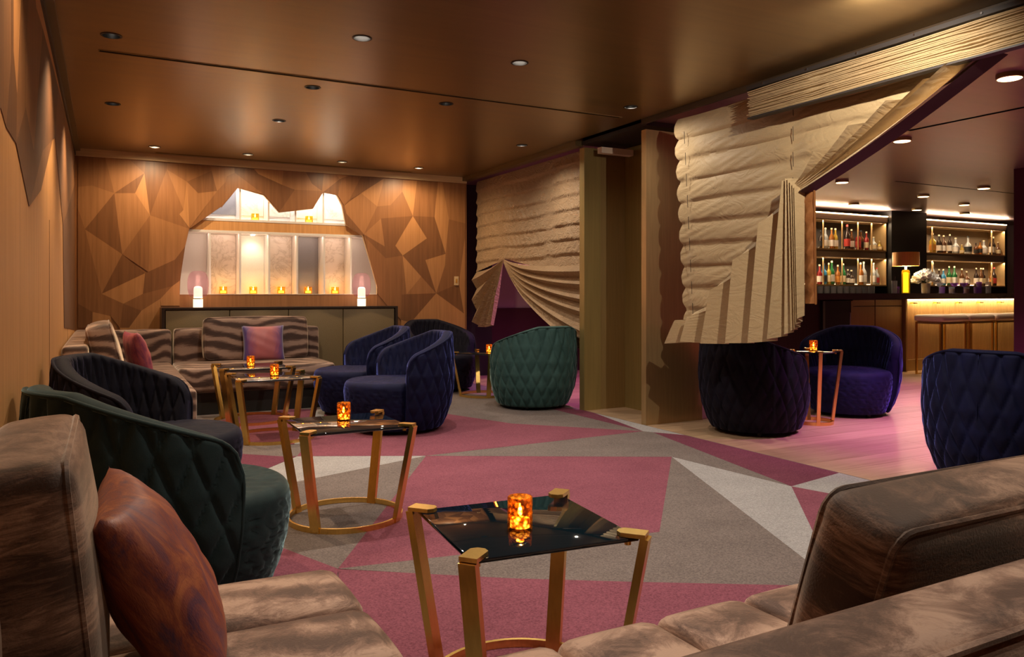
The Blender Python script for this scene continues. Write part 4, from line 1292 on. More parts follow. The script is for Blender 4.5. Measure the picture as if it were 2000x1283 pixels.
# horizontal roman pleats
D_LINE = [(0.90, 4.74), (0.981, 4.496), (1.149, 4.289), (1.29, 4.034), (1.474, 3.822), (1.608, 3.777), (1.84, 3.582), (1.979, 3.33), (2.083, 3.092), (2.171, 2.856), (2.233, 2.599), (2.308, 2.389), (2.34, 2.2)]
PIT = 0.166
ZT = 2.47
rows = []
rr = random.Random(3)
NF = 9.5
NR = int(NF * 14)
fold_seed = [[rr.uniform(0, 6.28) for _ in range(4)] for _ in range(12)]
for i in range(NR + 1):
    z = ZT - (ZT - 0.90) * i / NR
    ph = (ZT - z) / PIT
    fi, fr = int(ph), ph - int(ph)
    yl = 4.86 - 0.012 * ph + 0.0
    scal = 0.034 * math.sin(PI * fr) ** 0.7
    yl = 4.80 - 0.012 * ph + scal
    yr = interp(D_LINE, z) - 0.06
    yr = min(yr, yl - 0.05)
    row_ = []
    NCc = 90
    sd = fold_seed[min(fi, 11)]
    for j in range(NCc + 1):
        y = yr + (yl - yr) * j / NCc
        prof = (fr ** 0.8) * 0.62 + 0.38 * math.sin(PI * fr)
        if fr > 0.86:
            prof *= 1 - ((fr - 0.86) / 0.14) ** 1.5
        depth = 0.026 * prof
        # pinch at the stitched lines
        pin = math.exp(-((y - 4.68) / 0.05) ** 2) + 0.8 * math.exp(-((y - 3.62) / 0.06) ** 2)
        depth *= 1 - 0.55 * pin
        wr = 0.004 * math.sin(19 * y + 14 * z + sd[0]) * math.sin(7 * y + sd[1]) + 0.0025 * math.sin(31 * y - 18 * fr + sd[2]) * math.sin(5 * y + sd[3])
        wr *= math.sin(PI * fr)
        zz = z + 0.006 * math.sin(5 * y + sd[0]) 
        row_.append(L3(4.0 - depth - wr, y, zz))
    rows.append(row_)
fan(rows, 0).build('pleated_field', 'cloth', dr, True, 50)
for k in range(9):
    z = ZT - PIT * (k + 1)
    if z < 0.95: break
    MB().bar(L3(3.968, 4.69 - 0.012 * k, z + 0.05), L3(3.972, 4.69 - 0.012 * k, z - 0.045), 0.003, 0.003).build('tie_thread', 'thread', dr)
for k in range(5):
    z = ZT - PIT * (k + 1)
    MB().bar(L3(3.968, 3.62, z + 0.05), L3(3.972, 3.62, z - 0.045), 0.003, 0.003).build('tie_thread', 'thread', dr)
# lower fan of standing pleats: (tl, tr, bl, br) in (y, z), face then return
S_ = [((4.69, 0.895), (4.60, 0.90), (4.76, 0.712), (4.60, 0.728)),
      ((4.55, 0.925), (4.41, 0.975), (4.58, 0.738), (4.43, 0.728)),
      ((4.30, 1.125), (4.15, 1.215), (4.36, 0.735), (4.20, 0.737)),
      ((4.07, 1.335), (3.93, 1.425), (4.11, 0.752), (3.955, 0.757)),
      ((3.83, 1.575), (3.715, 1.645), (3.90, 0.765), (3.745, 0.785)),
      ((3.625, 1.83), (3.61, 1.835), (3.73, 0.80), (3.66, 0.822)),
      ((3.60, 1.84), (3.585, 1.84), (3.63, 0.835), (3.585, 0.85)),
      ((3.58, 1.84), (3.565, 1.84), (3.57, 0.862), (3.55, 0.868)),
      ((3.56, 1.82), (3.545, 1.82), (3.535, 0.875), (3.525, 0.885)),
      ((3.54, 1.80), (3.53, 1.79), (3.515, 0.905), (3.505, 0.92)),
      ((3.525, 1.78), (3.515, 1.77), (3.495, 0.94), (3.485, 0.96))]
NT = 10
creases = []
for i, (tl, tr, bl, br) in enumerate(S_):
    xo, xi = 3.83 + 0.004 * i, 3.965
    if i >= 6:
        xo = 3.90 - 0.008 * (i - 6)
        xi = 3.94 - 0.004 * (i - 6)
    for (t_, b_, xx, xt) in ((tl, bl, xo, 3.875), (tr, br, xi, 3.962)):
        line = []
        for k in range(NT + 1):
            u = k / NT
            x = xt + (xx - xt) * u ** 0.8
            y = t_[0] + (b_[0] - t_[0]) * u
            line.append(L3(x, y, t_[1] + (b_[1] - t_[1]) * u))
        creases.append(line)
fan(creases, 0).build('standing_pleats', 'cloth', dr, False)
# tips: small folded triangles that close the top of every standing pleat
for i in range(1, 5):
    tips = MB()
    tl, tr, bl, br = S_[i]
    tips.add([L3(3.905, tl[0], tl[1]), L3(3.945, tr[0], tr[1]), L3(3.97, tr[0] + 0.02, tr[1] + 0.03), L3(3.965, tl[0] + 0.01, tl[1] + 0.035)], [(0, 1, 2, 3)])
    tips.build('fold_tip', 'cloth', dr)
# upper swept bundle
U_ = [((3.335, 1.975), (3.235, 2.005)), ((3.09, 2.08), (3.0, 2.10)), ((2.845, 2.17), (2.77, 2.18)), ((2.62, 2.235), (2.57, 2.26)), ((2.50, 2.285), (2.385, 2.31))]
creases = []
for i, (a, b) in enumerate(U_):
    c0 = (3.545 - 0.006 * i, 1.80 - 0.009 * i)
    for q, xx in ((a, 3.835), (b, 3.955)):
        line = []
        for k in range(NT + 1):
            u = k / NT
            sag = -0.02 * math.sin(PI * u)
            line.append(L3(xx + (3.90 + 0.006 * i - xx) * (1 - u), c0[0] + (q[0] - c0[0]) * u, c0[1] + (q[1] - c0[1]) * u + sag))
        creases.append(line)
line = []
for k in range(NT + 1):
    u = k / NT
    line.append(L3(3.88 + 0.02 * (1 - u), 3.512 + (2.34 - 3.512) * u, 1.745 + (2.30 - 1.745) * u - 0.03 * math.sin(PI * u)))
creases.append(line)
fan(creases, 0).build('swept_pleats', 'cloth', dr, False)
mar = [[], []]
for k in range(NT + 1):
    u = k / NT
    y, z, s_ = 3.512 + (2.30 - 3.512) * u, 1.745 + (2.305 - 1.745) * u, -0.03 * math.sin(PI * u)
    mar[0].append(L3(3.90, y, z + s_ + 0.004))
    mar[1].append(L3(3.985, y - 0.012 - 0.02 * u, z + s_ - 0.014))
fan(mar, 0).build('lining_edge', 'maroon', dr, False)
# copper quilted lining hanging behind the gathered edge
rows = []
for i in range(25):
    u = i / 24
    z = 1.745 - 0.71 * u
    row_ = []
    for j in range(9):
        v = j / 8
        y = 3.535 - 0.018 * u - (0.10 - 0.006 * u) * v
        x = 3.965 + 0.012 * math.sin(u * 40 + v * 5) * math.sin(PI * v) - 0.01 * math.sin(PI * v)
        row_.append(L3(x, y, z))
    rows.append(row_)
fan(rows, 0).build('copper_lining', 'copper_cloth', dr, True, None, label='copper quilted lining strip')
for (y0, y1) in ((3.54, 3.522), (3.436, 3.424)):
    MB().bar(L3(3.955, y0, 1.75), L3(3.955, y1, 1.03), 0.008, 0.008).build('lining_hem', 'copper_cloth', dr)

# second blind, drawn up into a flat stack of folds under the ceiling track
sb = thing('stacked_blind', 'drawn-up champagne blind stacked in thin folds under the ceiling track', 'blind', (3.88, 2.6, 2.29))
NFO = 17
creases = []
rr = random.Random(11)
for i in range(NFO):
    pz, am, dx_ = rr.uniform(0, 6), rr.uniform(0.002, 0.006), rr.uniform(-0.006, 0.006)
    en = rr.uniform(-0.02, 0.02)
    for part in range(4):
        line = []
        for k in range(49):
            y = 1.1 + (3.905 + en - 1.1) * k / 48
            pin = math.exp(-((y - 3.35) / 0.06) ** 2) + math.exp(-((y - 2.35) / 0.06) ** 2)
            z = 2.466 - 0.176 * (i + (0.12, 0.3, 0.82, 1.0)[part]) / NFO + am * math.sin(5 * y + pz) * (0.6 + pin)
            x = 3.875 + dx_ * math.sin(2.3 * y + pz) + (-0.006, -0.024, -0.02, 0.012)[part] * (1 - 0.3 * pin)
            line.append((x - 3.88, y - 2.6, z - 2.29))
        creases.append(line)
fan(creases, 0).build('stacked_folds', 'cloth', sb, False)
MB().box(0.012, 0.03, 1.1 - 2.6, 3.88 - 2.6, 0.0, 0.175).build('folded_core', 'thread', sb)
MB().box(3.845 - 3.88, 3.90 - 3.88, 1.1 - 2.6, 3.90 - 2.6, 2.278 - 2.29, 2.288 - 2.29).build('bottom_rail', 'dark', sb)
MB().box(3.835 - 3.88, 3.925 - 3.88, 1.1 - 2.6, 3.90 - 2.6, 2.47 - 2.29, 2.495 - 2.29).build('head_rail', 'dark', sb)
for k in range(7):
    y = 3.75 - 0.36 * k
    MB().lathe([(0.006, -0.004), (0.006, 0.004)], 8).build('rail_screw', 'steel', sb, rot=(0, R(90), 0), loc=(3.833 - 3.88, y - 2.6, 2.485 - 2.29))

# parted bronze drape beside the brass pier
d1 = thing('parted_drape', 'bronze taffeta drape parted low in the middle, beside the oak wall', 'curtain', (4.02, 7.5, 0.5))
def Q3(x, y, z): return (x - 4.02, y - 7.5, z - 0.5)
AP = (8.05, 1.50)
PIT1 = 0.148
rows = []
rr = random.Random(5)
sd1 = [[rr.uniform(0, 6.28) for _ in range(4)] for _ in range(10)]
NR = 100
for i in range(NR + 1):
    u_ = i / NR
    row_ = []
    for j in range(141):
        y = 8.82 - (8.82 - 6.2) * j / 140
        # lower border: two slopes meeting at the parting point
        if y > AP[0]:
            zb = 1.50 - 0.13 * (y - AP[0]) / 0.77
        else:
            t = (AP[0] - y) / 1.85
            zb = 1.50 - 0.13 * min(1, t * 2.2) + 0.0 * t
        z = 2.50 + (zb - 2.50) * u_
        ph = 0.07 + (2.50 - z) / PIT1 + 0.06 * math.sin(4 * y)
        fi, fr = int(ph), ph - int(ph)
        sd = sd1[min(fi, 9)]
        prof = fr if fr < 0.82 else 0.82 * (1 - (fr - 0.82) / 0.18)
        pin = math.exp(-((y - 7.05) / 0.09) ** 2) + math.exp(-((y - 8.15) / 0.09) ** 2)
        depth = 0.026 * prof * (1 - 0.6 * pin)
        wr = 0.004 * math.sin(62 * y * (1 if (fi % 2) else -1) - 55 * z + sd[0]) * (0.6 + 0.4 * math.sin(5 * y + sd[1]))
        wr += 0.006 * math.sin(17 * y + 9 * z + sd[2]) * math.sin(3 * y + sd[3])
        wr *= math.sin(PI * min(1, fr / 0.9)) ** 0.6 if fr < 0.9 else 0
        row_.append(Q3(4.14 - depth - wr, y, z + 0.012 * pin * math.sin(6 * z + sd[0])))
    rows.append(row_)
fan(rows, 0).build('pleated_field', 'cloth1', d1, True, 60)
# right fan
ends = [(1.40, 0), (1.316, 1), (1.25, 0), (1.185, 1), (1.12, 0), (1.035, 1), (0.985, 0), (0.91, 1), (0.834, 0), (0.71, 1), (0.655, 0), (0.52, 1), (0.48, 0)]
creases = []
for i, (ze, out) in enumerate(ends):
    u = i / (len(ends) - 1)
    ctl = (7.58 - 0.1 * u, 1.36 - 0.47 * u ** 0.9)
    line = []
    for k in range(21):
        t = k / 20
        y, z = [(1 - t) ** 2 * a + 2 * t * (1 - t) * b + t * t * c for a, b, c in ((AP[0], ctl[0], 6.2), (AP[1] - 0.004 * i, ctl[1], ze))]
        g = min(1, t * 2.5)
        x = 4.115 + (-0.055 if out else 0.02) * g
        line.append(Q3(x, y, z))
    creases.append(line)
fan(creases, 0).build('right_fan', 'cloth1', d1, False)
ends = [((8.82, 1.37), 0), ((8.82, 1.27), 1), ((8.82, 1.16), 0), ((8.82, 1.03), 1), ((8.82, 0.9), 0), ((8.82, 0.76), 1), ((8.74, 0.715), 0), ((8.64, 0.71), 1), ((8.55, 0.712), 0), ((8.44, 0.72), 1), ((8.34, 0.745), 0), ((8.28, 0.76), 1)]
creases = []
for i, (e, out) in enumerate(ends):
    line = []
    for k in range(15):
        t = k / 14
        y = AP[0] + (e[0] - AP[0]) * t
        z = AP[1] - 0.003 * i + (e[1] - AP[1]) * t - 0.03 * math.sin(PI * t)
        g = min(1, t * 2)
        line.append(Q3(4.11 + (-0.05 if out else 0.02) * g, y, z))
    creases.append(line)
fan(creases, 0).build('left_fan', 'cloth1', d1, False)

# ------------------------------------------------------------------ bar room
MB().box(9.33, 9.75, 4.85, 5.25, 0, H_CEIL).build('wall_column', 'oxblood', kind='structure')
# bar counter
YF = 7.11
bar = thing('bar_counter', 'long bar with lit fluted brass front and dark stone top', 'bar counter', (10.4, YF + 0.35, 0))
def bb(name, mat, x0, x1, y0, y1, z0, z1, parent=bar, **k):
    return MB().box(x0 - 10.4, x1 - 10.4, y0 - YF - 0.35, y1 - YF - 0.35, z0, z1).build(name, mat, parent, **k)
bb('stone_top', 'stone', 7.4, 13.4, YF - 0.22, YF + 0.75, 1.02, 1.10)
bb('body', 'ebony', 7.45, 13.35, YF + 0.04, YF + 0.65, 0.10, 1.02)
bb('kick_plate', 'brass_dark', 9.98, 13.35, YF - 0.01, YF + 0.04, 0.0, 0.16)
bb('end_panel', 'brass_dark', 9.955, 9.985, YF - 0.05, YF + 0.04, 0.0, 1.02)
fl = MB()
nfl = 96
for i in range(nfl):
    x = 9.99 + (13.35 - 9.99) * i / nfl
    wd = (13.35 - 9.99) / nfl
    pts = []
    for a in range(0, 181, 45):
        pts.append((x + wd / 2 - math.cos(R(a)) * wd / 2 - 10.4, YF + 0.03 - 0.014 * math.sin(R(a)) - YF - 0.35))
    fl.grid([[(px, py, 0.16) for px, py in pts], [(px, py, 1.02) for px, py in pts]])
fl.build('fluted_front', 'bronze', bar, True, 50, kind='stuff')
bb('led_strip', 'led_warm', 9.99, 13.3, YF - 0.03, YF - 0.015, 1.005, 1.019)
area('bar_front_led', (11.65, YF - 0.05, 1.0), (R(8), 0, 0), 3.2, 0.03, 26, (1.0, 0.66, 0.32))
for i in range(6):
    x = 10.17 + 0.52 * i
    h_ = bb('bag_hook', 'brass', x - 0.035, x - 0.025, YF - 0.05, YF + 0.015, 0.955, 0.975)
    MB().box(x - 0.01 - 10.4 - 0.025, x + 0.035 - 10.4, -0.35 - 0.05, -0.35 - 0.04, 0.955, 0.968).build('hook_bar', 'brass', h_)
for a, b in ((8.92, 9.36), (9.38, 9.94)):
    bb('cabinet_door', 'brass_dark', a, b, YF + 0.0, YF + 0.04, 0.12, 0.92)
    bb('drawer_front', 'brass_dark', a, b, YF + 0.0, YF + 0.04, 0.93, 1.01)
fr = thing('bar_fridge', 'black under-counter fridge with steel handle at the bar end', 'fridge', (8.62, YF + 0.02, 0))
MB().box(-0.28, 0.28, -0.03, 0.018, 0.1, 1.0).build('glass_door', 'black', fr)
MB().box(-0.29, -0.25, -0.036, -0.03, 0.1, 1.0).build('door_frame', 'steel', fr)
MB().box(0.25, 0.29, -0.036, -0.03, 0.1, 1.0).build('door_frame', 'brass_dark', fr)
MB().tube([(0.19, -0.035, 0.86), (0.19, -0.07, 0.84), (0.19, -0.07, 0.4), (0.19, -0.035, 0.38)], 0.01, 8).build('handle', 'steel', fr, True)
MB().box(-0.28, 0.28, -0.02, 0.018, 0.0, 0.1).build('toe_grille', 'black', fr)

# stools
def stool(label, x):
    t_ = thing('bar_stool', label, 'bar stool', (x, 6.62, 0), group='brass bar stools')
    s_ = puff(0.575, 0.42, 0.085, 0.012, 0.035, 12)
    s_.v = [(a, b, c + 0.765) for a, b, c in s_.v]
    s_.build('seat', 'cream_seat', t_, True, None)
    MB().box(-0.26, 0.26, -0.17, 0.17, 0.69, 0.722).build('seat_tray', 'brass_dark', t_)
    for sx in (-1, 1):
        for sy in (-1, 1):
            MB().box(sx * 0.26 - 0.011, sx * 0.26 + 0.011, sy * 0.18 - 0.011, sy * 0.18 + 0.011, 0, 0.715).build('leg', 'brass', t_)
    MB().box(-0.249, 0.249, -0.191, -0.169, 0.2, 0.222).build('footrest', 'brass', t_)
    for sy in (-1, 1):
        MB().box(-0.249, 0.249, sy * 0.18 - 0.008, sy * 0.18 + 0.008, 0.0, 0.012).build('floor_bar', 'brass', t_)
stool('cream bar stool, first on the left at the lit bar front', 10.07)
stool('cream bar stool, second from the left at the lit bar front', 10.68)
stool('cream bar stool, third from the left at the lit bar front', 11.29)
stool('cream bar stool, farthest right, next to the dark column', 11.90)

# back bar shelves
YS = 8.95
def shelf(name, label, x0, x1, divs, back):
    t_ = thing(name, label, 'shelf', ((x0 + x1) / 2, YS, 0.0), group='back bar shelves')
    cx = (x0 + x1) / 2
    def s_(n, m_, a, b, c, d, e, f, p=t_):
        return MB().box(a - cx, b - cx, c - YS, d - YS, e, f).build(n, m_, p)
    s_('back_board', back, x0, x1, YS + 0.32, YS + 0.34, 1.10, 2.46)
    s_('base_cabinet', 'ebony', x0, x1, YS, YS + 0.34, 0.0, 1.10)
    for (za, zb) in ((1.25, 1.70), (1.85, 2.32)):
        s_('shelf_board', 'bronze', x0, x1, YS, YS + 0.32, za - 0.022, za)
        s_('frame_top', 'bronze', x0, x1, YS, YS + 0.32, zb, zb + 0.018)
        for x in (x0 + 0.009, x1 - 0.009):
            s_('side_panel', 'bronze', x - 0.008, x + 0.008, YS, YS + 0.32, za, zb)
        for x in divs:
            s_('divider', 'bronze', x - 0.006, x + 0.006, YS, YS + 0.025, za, zb)
        s_('led_strip', 'led_warm', x0 + 0.02, x1 - 0.02, YS + 0.29, YS + 0.312, za + 0.0005, za + 0.012)
        area('shelf_led', (cx, YS + 0.05, zb - 0.012), (R(-20), 0, 0), x1 - x0 - 0.1, 0.02, 6 * (x1 - x0), (1.0, 0.75, 0.48))
    s_('middle_panel', 'taupe_back', x0, x1, YS + 0.02, YS + 0.05, 1.718, 1.828)
    s_('pelmet', 'taupe_back', x0, x1, YS - 0.02, YS + 0.02, 2.338, 2.43)
    s_('cove_strip', 'led_warm', x0, x1, YS - 0.03, YS + 0.0, 2.432, 2.446)
    area('cove_light', (cx, YS - 0.06, 2.43), (R(180 - 10), 0, 0), x1 - x0, 0.04, 11 * (x1 - x0), (1.0, 0.8, 0.62))
    return t_
shelf('back_bar_shelf', 'left back bar shelf with dark backing and brass dividers', 9.1, 12.10, [9.6, 10.07, 10.529, 10.985, 11.381, 11.729], 'dark')
shelf('back_bar_shelf', 'right back bar shelf with glowing taupe backing', 13.10, 15.62, [13.38, 15.2], 'taupe_back')
MB().box(12.12, 13.08, YS - 0.08, YS + 0.34, 0, H_CEIL).build('wall_bar_pier', 'black', kind='structure')

# bottles
def bottle_mesh(kind, h, r):
    b = h * (0.62 if kind != 'flask' else 0.6)
    if kind == 'round':
        pr = [(r * 0.92, 0), (r, 0.01), (r, b * 0.85), (r * 0.75, b), (r * 0.34, b * 1.16), (r * 0.3, h * 0.93)]
    elif kind == 'slim':
        pr = [(r * 0.92, 0), (r, 0.01), (r, b * 0.95), (r * 0.6, b * 1.06), (r * 0.3, b * 1.2), (r * 0.28, h * 0.93)]
    else:
        pr = [(r * 1.1, 0), (r * 1.2, 0.02), (r * 1.15, b * 0.75), (r * 0.6, b), (r * 0.32, b * 1.1), (r * 0.3, h * 0.93)]
    return MB().lathe(pr, 14), b, pr
GL = {}
def gmat(key, col, rough=0.08):
    if key not in GL:
        GL[key] = plain('bottle_' + key, col, rough, 0.0, 0.0, 20, Transmission_Weight=0.35)
    return GL[key]
LQ = {'amber': (0.35, 0.12, 0.02), 'clear': (0.45, 0.47, 0.47), 'green': (0.03, 0.16, 0.05), 'dark': (0.035, 0.02, 0.015), 'red': (0.28, 0.02, 0.02), 'gold': (0.45, 0.30, 0.04), 'blue': (0.04, 0.22, 0.40), 'brown': (0.12, 0.045, 0.015)}
LB = {'white': (0.75, 0.72, 0.66), 'cream': (0.7, 0.6, 0.4), 'black': (0.02, 0.02, 0.02), 'orange': (0.6, 0.25, 0.04), 'redlabel': (0.45, 0.04, 0.03)}
for k, c in LQ.items(): gmat(k, c)
for k, c in LB.items(): GL[k] = plain('label_' + k, c, 0.6)
BM = {}
def bottle(label, x, y, z, kind, h, r, liq, lab, group):
    t_ = thing('liquor_bottle', label, 'bottle', (x, y, z), group=group)
    key = (kind, h, r, liq)
    if key not in BM:
        mb, b, prf = bottle_mesh(kind, h, r)
        BM[key] = (mb.mesh('bottle_glass', GL[liq], True, 60), b)
    me, b = BM[key]
    gl_ = link('glass', me, t_)
    rl = r * (1.2 if kind == 'flask' else 1.0) + 0.0015
    k2 = ('lab', kind, h, r, lab)
    if k2 not in BM:
        BM[k2] = MB().lathe([(rl, b * 0.2), (rl, b * 0.68), (rl - 0.001, b * 0.68), (rl - 0.001, b * 0.2)], 14, closed=True).mesh('bottle_label', GL[lab], True, 60)
    link('paper_label', BM[k2], gl_)
    k3 = ('cap', h, r, lab)
    if k3 not in BM:
        BM[k3] = MB().lathe([(r * 0.36, h * 0.92), (r * 0.36, h), (r * 0.1, h * 1.003)], 10).mesh('bottle_cap', GL[lab if lab in ('black', 'redlabel') else 'cream'], True, 60)
    link('cap', BM[k3], gl_)
SH = {
 'upper left': (1.851, [(10.56, 'slim', .30, .036, 'dark', 'black'), (10.70, 'round', .35, .045, 'clear', 'white'), (10.82, 'round', .35, .045, 'amber', 'white'), (10.94, 'round', .35, .045, 'gold', 'white'),
   (11.20, 'round', .42, .05, 'dark', 'redlabel'), (11.34, 'round', .35, .045, 'brown', 'white'), (11.48, 'slim', .34, .045, 'red', 'redlabel'), (11.58, 'round', .34, .048, 'brown', 'black'), (11.69, 'slim', .32, .04, 'red', 'cream'), (11.91, 'flask', .24, .05, 'clear', 'cream'), (12.03, 'flask', .17, .038, 'gold', 'cream')]),
 'lower left': (1.251, [(10.53, 'round', .33, .045, 'red', 'white'), (10.66, 'slim', .36, .048, 'blue', 'black'), (10.75, 'slim', .36, .036, 'gold', 'cream'), (10.85, 'round', .40, .048, 'green', 'white'), (10.97, 'slim', .33, .042, 'amber', 'orange'),
   (11.13, 'round', .36, .048, 'green', 'cream'), (11.22, 'slim', .26, .036, 'dark', 'white'), (11.34, 'flask', .25, .045, 'dark', 'white'), (11.54, 'round', .38, .05, 'amber', 'white'), (11.65, 'round', .40, .048, 'clear', 'white'), (11.87, 'round', .38, .05, 'clear', 'white'), (11.99, 'round', .30, .045, 'clear', 'redlabel')]),
 'upper right': (1.851, [(13.50, 'slim', .36, .06, 'gold', 'orange'), (13.73, 'round', .34, .048, 'dark', 'white'), (13.83, 'round', .33, .045, 'brown', 'white'), (14.05, 'round', .36, .042, 'dark', 'white'), (14.19, 'flask', .30, .055, 'clear', 'white'), (14.42, 'flask', .18, .035, 'gold', 'cream'),
   (14.57, 'flask', .34, .055, 'clear', 'black'), (14.86, 'slim', .22, .038, 'brown', 'black'), (14.95, 'round', .26, .042, 'amber', 'black'), (15.11, 'flask', .28, .058, 'clear', 'white'), (15.32, 'round', .38, .045, 'dark', 'white'), (15.42, 'round', .36, .045, 'dark', 'cream'), (15.53, 'flask', .26, .045, 'brown', 'cream')]),
 'lower right': (1.251, [(13.50, 'round', .42, .05, 'clear', 'white'), (13.73, 'slim', .30, .04, 'dark', 'white'), (13.82, 'slim', .30, .045, 'blue', 'white'), (14.03, 'round', .36, .042, 'green', 'cream'), (14.15, 'round', .36, .048, 'green', 'white'), (14.42, 'round', .32, .042, 'brown', 'white'), (14.53, 'flask', .27, .048, 'brown', 'white'),
   (14.87, 'round', .34, .042, 'dark', 'white'), (14.98, 'round', .34, .042, 'brown', 'cream'), (15.09, 'round', .34, .042, 'dark', 'cream'), (15.31, 'slim', .28, .036, 'amber', 'orange'), (15.44, 'round', .36, .05, 'dark', 'redlabel')]),
}
for sn, (z, lst) in SH.items():
    for i, (x, kd, h, r, lq, lb) in enumerate(lst):
        bottle('%s %s bottle with %s label, %s along the %s bar shelf' % (lq if lq not in ('dark', 'clear') else lq + ' glass', {'round': 'round', 'slim': 'slim', 'flask': 'squat'}[kd], {'redlabel': 'red'}.get(lb, lb), ORD[i], sn), x, YS + 0.09 + 0.025 * (i % 2), z, kd, h, r, lq, lb, 'liquor bottles on the back bar')

# lamp, flowers and glassware on the bar
M['copper_shade'] = brushed('copper_shade', (0.75, 0.36, 0.10), 0.35, (80, 80, 2), 0.4)
bl = thing('bar_lamp', 'brass drum lamp with glowing yellow glass stem on the bar', 'table lamp', (10.36, YF + 0.24, 1.10))
M['lamp_yellow'] = tinted_glass('yellow_glass', (0.95, 0.75, 0.1), 0.7)
M['lamp_core'] = emit('glowing_yellow_core', (1.0, 0.72, 0.12), 2.2)
MB().lathe([(0.053, 0.0), (0.055, 0.01), (0.055, 0.32), (0.042, 0.345), (0.0005, 0.35)], 24).build('glass_stem', 'lamp_yellow', bl, True, 50)
MB().lathe([(0.036, 0.012), (0.036, 0.30), (0.0005, 0.31)], 18).build('lit_core', 'lamp_core', bl, True, 50)
MB().lathe([(0.016, 0.35), (0.016, 0.46)], 12).build('neck', 'milk', bl, True, 50)
MB().lathe([(0.18, 0.40), (0.18, 0.60), (0.176, 0.60), (0.176, 0.40)], 40, closed=True).build('drum_shade', 'copper_shade', bl, True, 50)
MB().lathe([(0.0005, 0.596), (0.1755, 0.596), (0.1755, 0.599), (0.0005, 0.599)], 40).build('shade_cap', 'brass', bl, True, 50)
point('bar_lamp_light', (10.36, YF + 0.24, 1.10 + 0.40), 16, (1.0, 0.8, 0.5), 0.04)

fw = thing('flower_vase', 'white rose bouquet in a small vase on the bar', 'flowers', (10.70, YF + 0.16, 1.10))
MB().lathe([(0.05, 0.0), (0.055, 0.005), (0.06, 0.15), (0.056, 0.15), (0.05, 0.01), (0.0005, 0.01)], 18).build('vase', 'white', fw, True, 50)
M['petal'] = plain('white_petals', (0.86, 0.84, 0.8), 0.6, 0, 0.3, 40)
rr = random.Random(2)
bm_ = MB()
for k in range(4):
    rad = 0.062 - 0.013 * k
    for j in range(5):
        a = 2 * PI * j / 5 + k * 0.6
        c = Vector((math.cos(a), math.sin(a), 0))
        t = Vector((-c.y, c.x, 0))
        up = Vector((0, 0, 1))
        p0 = c * rad * 0.35 - up * 0.02
        p1 = c * rad + t * rad * 0.7 + up * 0.01 * k
        p2 = c * rad * 1.12 + up * (0.022 + 0.012 * k)
        p3 = c * rad - t * rad * 0.7 + up * 0.01 * k
        bm_.add([p0, p1, p2, p3], [(0, 1, 2), (0, 2, 3)])
bm_.v = [(a * 1.1, b * 1.1, c * 1.1) for a, b, c in bm_.v]
bmm = bm_.mesh('bloom', 'petal', True, None)
for i in range(26):
    a = rr.uniform(0, 2 * PI)
    e = rr.uniform(0.15, 1.0)
    rd = 0.15 * math.sqrt(rr.random())
    o = link('bloom', bmm, fw, (rd * math.cos(a) * 1.15, rd * math.sin(a) * 0.7, 0.19 + 0.11 * (1 - (rd / 0.15) ** 2) + rr.uniform(-0.02, 0.02)), (rr.uniform(-.5, .5), rr.uniform(-.5, .5), a))
M['leafgreen'] = plain('leaf_green', (0.06, 0.12, 0.03), 0.6)
for i in range(7):
    a = 2 * PI * i / 7
    MB().tube([(0, 0, 0.1), (0.05 * math.cos(a), 0.04 * math.sin(a), 0.18), (0.14 * math.cos(a), 0.09 * math.sin(a), 0.25)], 0.004, 5).build('stem', 'leafgreen', fw, True)

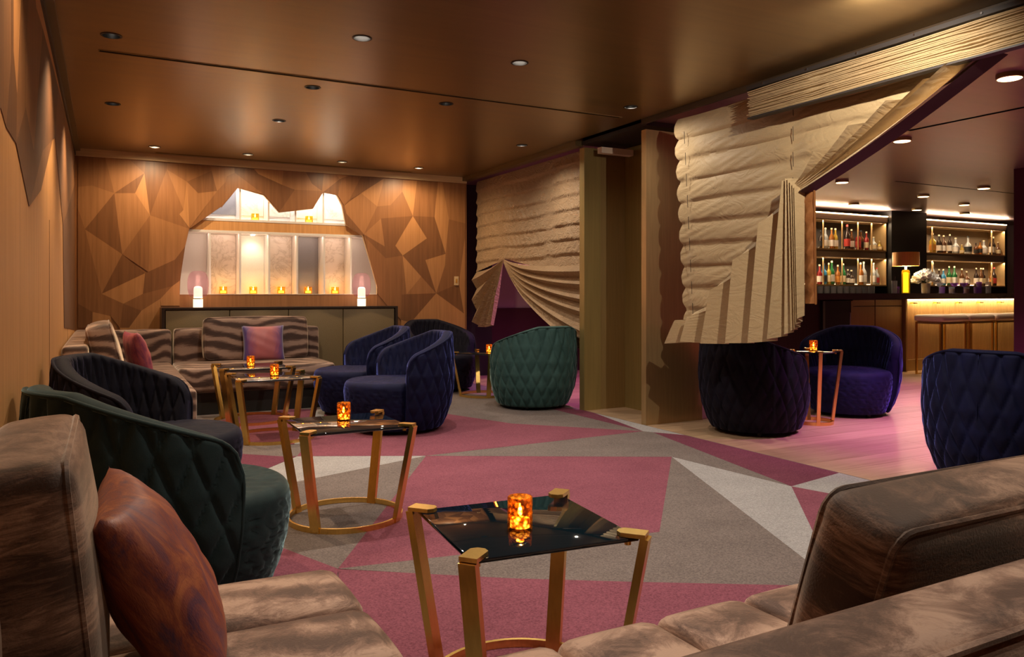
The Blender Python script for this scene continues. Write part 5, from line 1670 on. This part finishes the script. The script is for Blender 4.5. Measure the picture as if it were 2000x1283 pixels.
M['clear_glass'] = tinted_glass('clear_glass', (0.9, 0.9, 0.92), 0.75)
M['violet_glass'] = tinted_glass('violet_glass', (0.75, 0.5, 0.9), 0.7)
M['orange_drink'] = plain('orange_drink', (0.6, 0.2, 0.02), 0.3)
def glass(label, x, y, kind, mat, liquid=None):
    t_ = thing('bar_glass', label, 'glass', (x, y, 1.10), group='glassware on the bar')
    if kind == 'tumbler':
        MB().lathe([(0.038, 0.0), (0.042, 0.1), (0.039, 0.1), (0.035, 0.008), (0.0005, 0.008)], 16).build('bowl', mat, t_, True, 50)
        if liquid:
            MB().lathe([(0.034, 0.009), (0.037, 0.07), (0.0005, 0.07)], 14).build('drink', liquid, t_, True, 50)
    elif kind == 'coupe':
        MB().lathe([(0.035, 0.0), (0.035, 0.003), (0.005, 0.008), (0.005, 0.09), (0.05, 0.13), (0.06, 0.16), (0.057, 0.16), (0.0005, 0.098)], 16).build('bowl', mat, t_, True, 50)
    else:
        MB().lathe([(0.035, 0.0), (0.04, 0.18), (0.037, 0.18), (0.032, 0.008), (0.0005, 0.008)], 16).build('bowl', mat, t_, True, 50)
        MB().tube([(0, 0, 0.01), (0.02, 0, 0.24)], 0.004, 5).build('stirrer', 'steel', t_, True)
glass('clear mixing glass with stirrer beside the bar lamp', 9.98, YF + 0.15, 'tall', 'clear_glass')
glass('pink garnish jar standing left of the bar lamp', 10.10, YF + 0.2, 'tumbler', 'violet_glass', 'plum')
for i, (x, kd, mt, lq) in enumerate([(11.0, 'coupe', 'clear_glass', None), (11.16, 'tumbler', 'violet_glass', None), (11.30, 'tumbler', 'clear_glass', 'orange_drink'), (11.46, 'coupe', 'violet_glass', None), (11.60, 'coupe', 'violet_glass', None), (11.76, 'tumbler', 'clear_glass', 'orange_drink'), (11.92, 'tumbler', 'violet_glass', None), (12.08, 'tall', 'violet_glass', None), (12.22, 'tall', 'clear_glass', None)]):
    glass('%s %s%s, %s right of the flowers on the bar' % ({'clear_glass': 'clear', 'violet_glass': 'violet-lit'}[mt], {'tall': 'tall glass with stirrer', 'coupe': 'stemmed coupe', 'tumbler': 'tumbler'}[kd], ' of orange drink' if lq else '', ORD[i]), x, YF + 0.15 + 0.06 * (i % 2), kd, mt, lq)
for i in range(9):
    x = 8.55 + 0.13 * i
    glass('upturned clear tumbler in the tray by the drape, %s from the left' % ORD[i], x, YF + 0.22, 'tumbler', 'clear_glass')
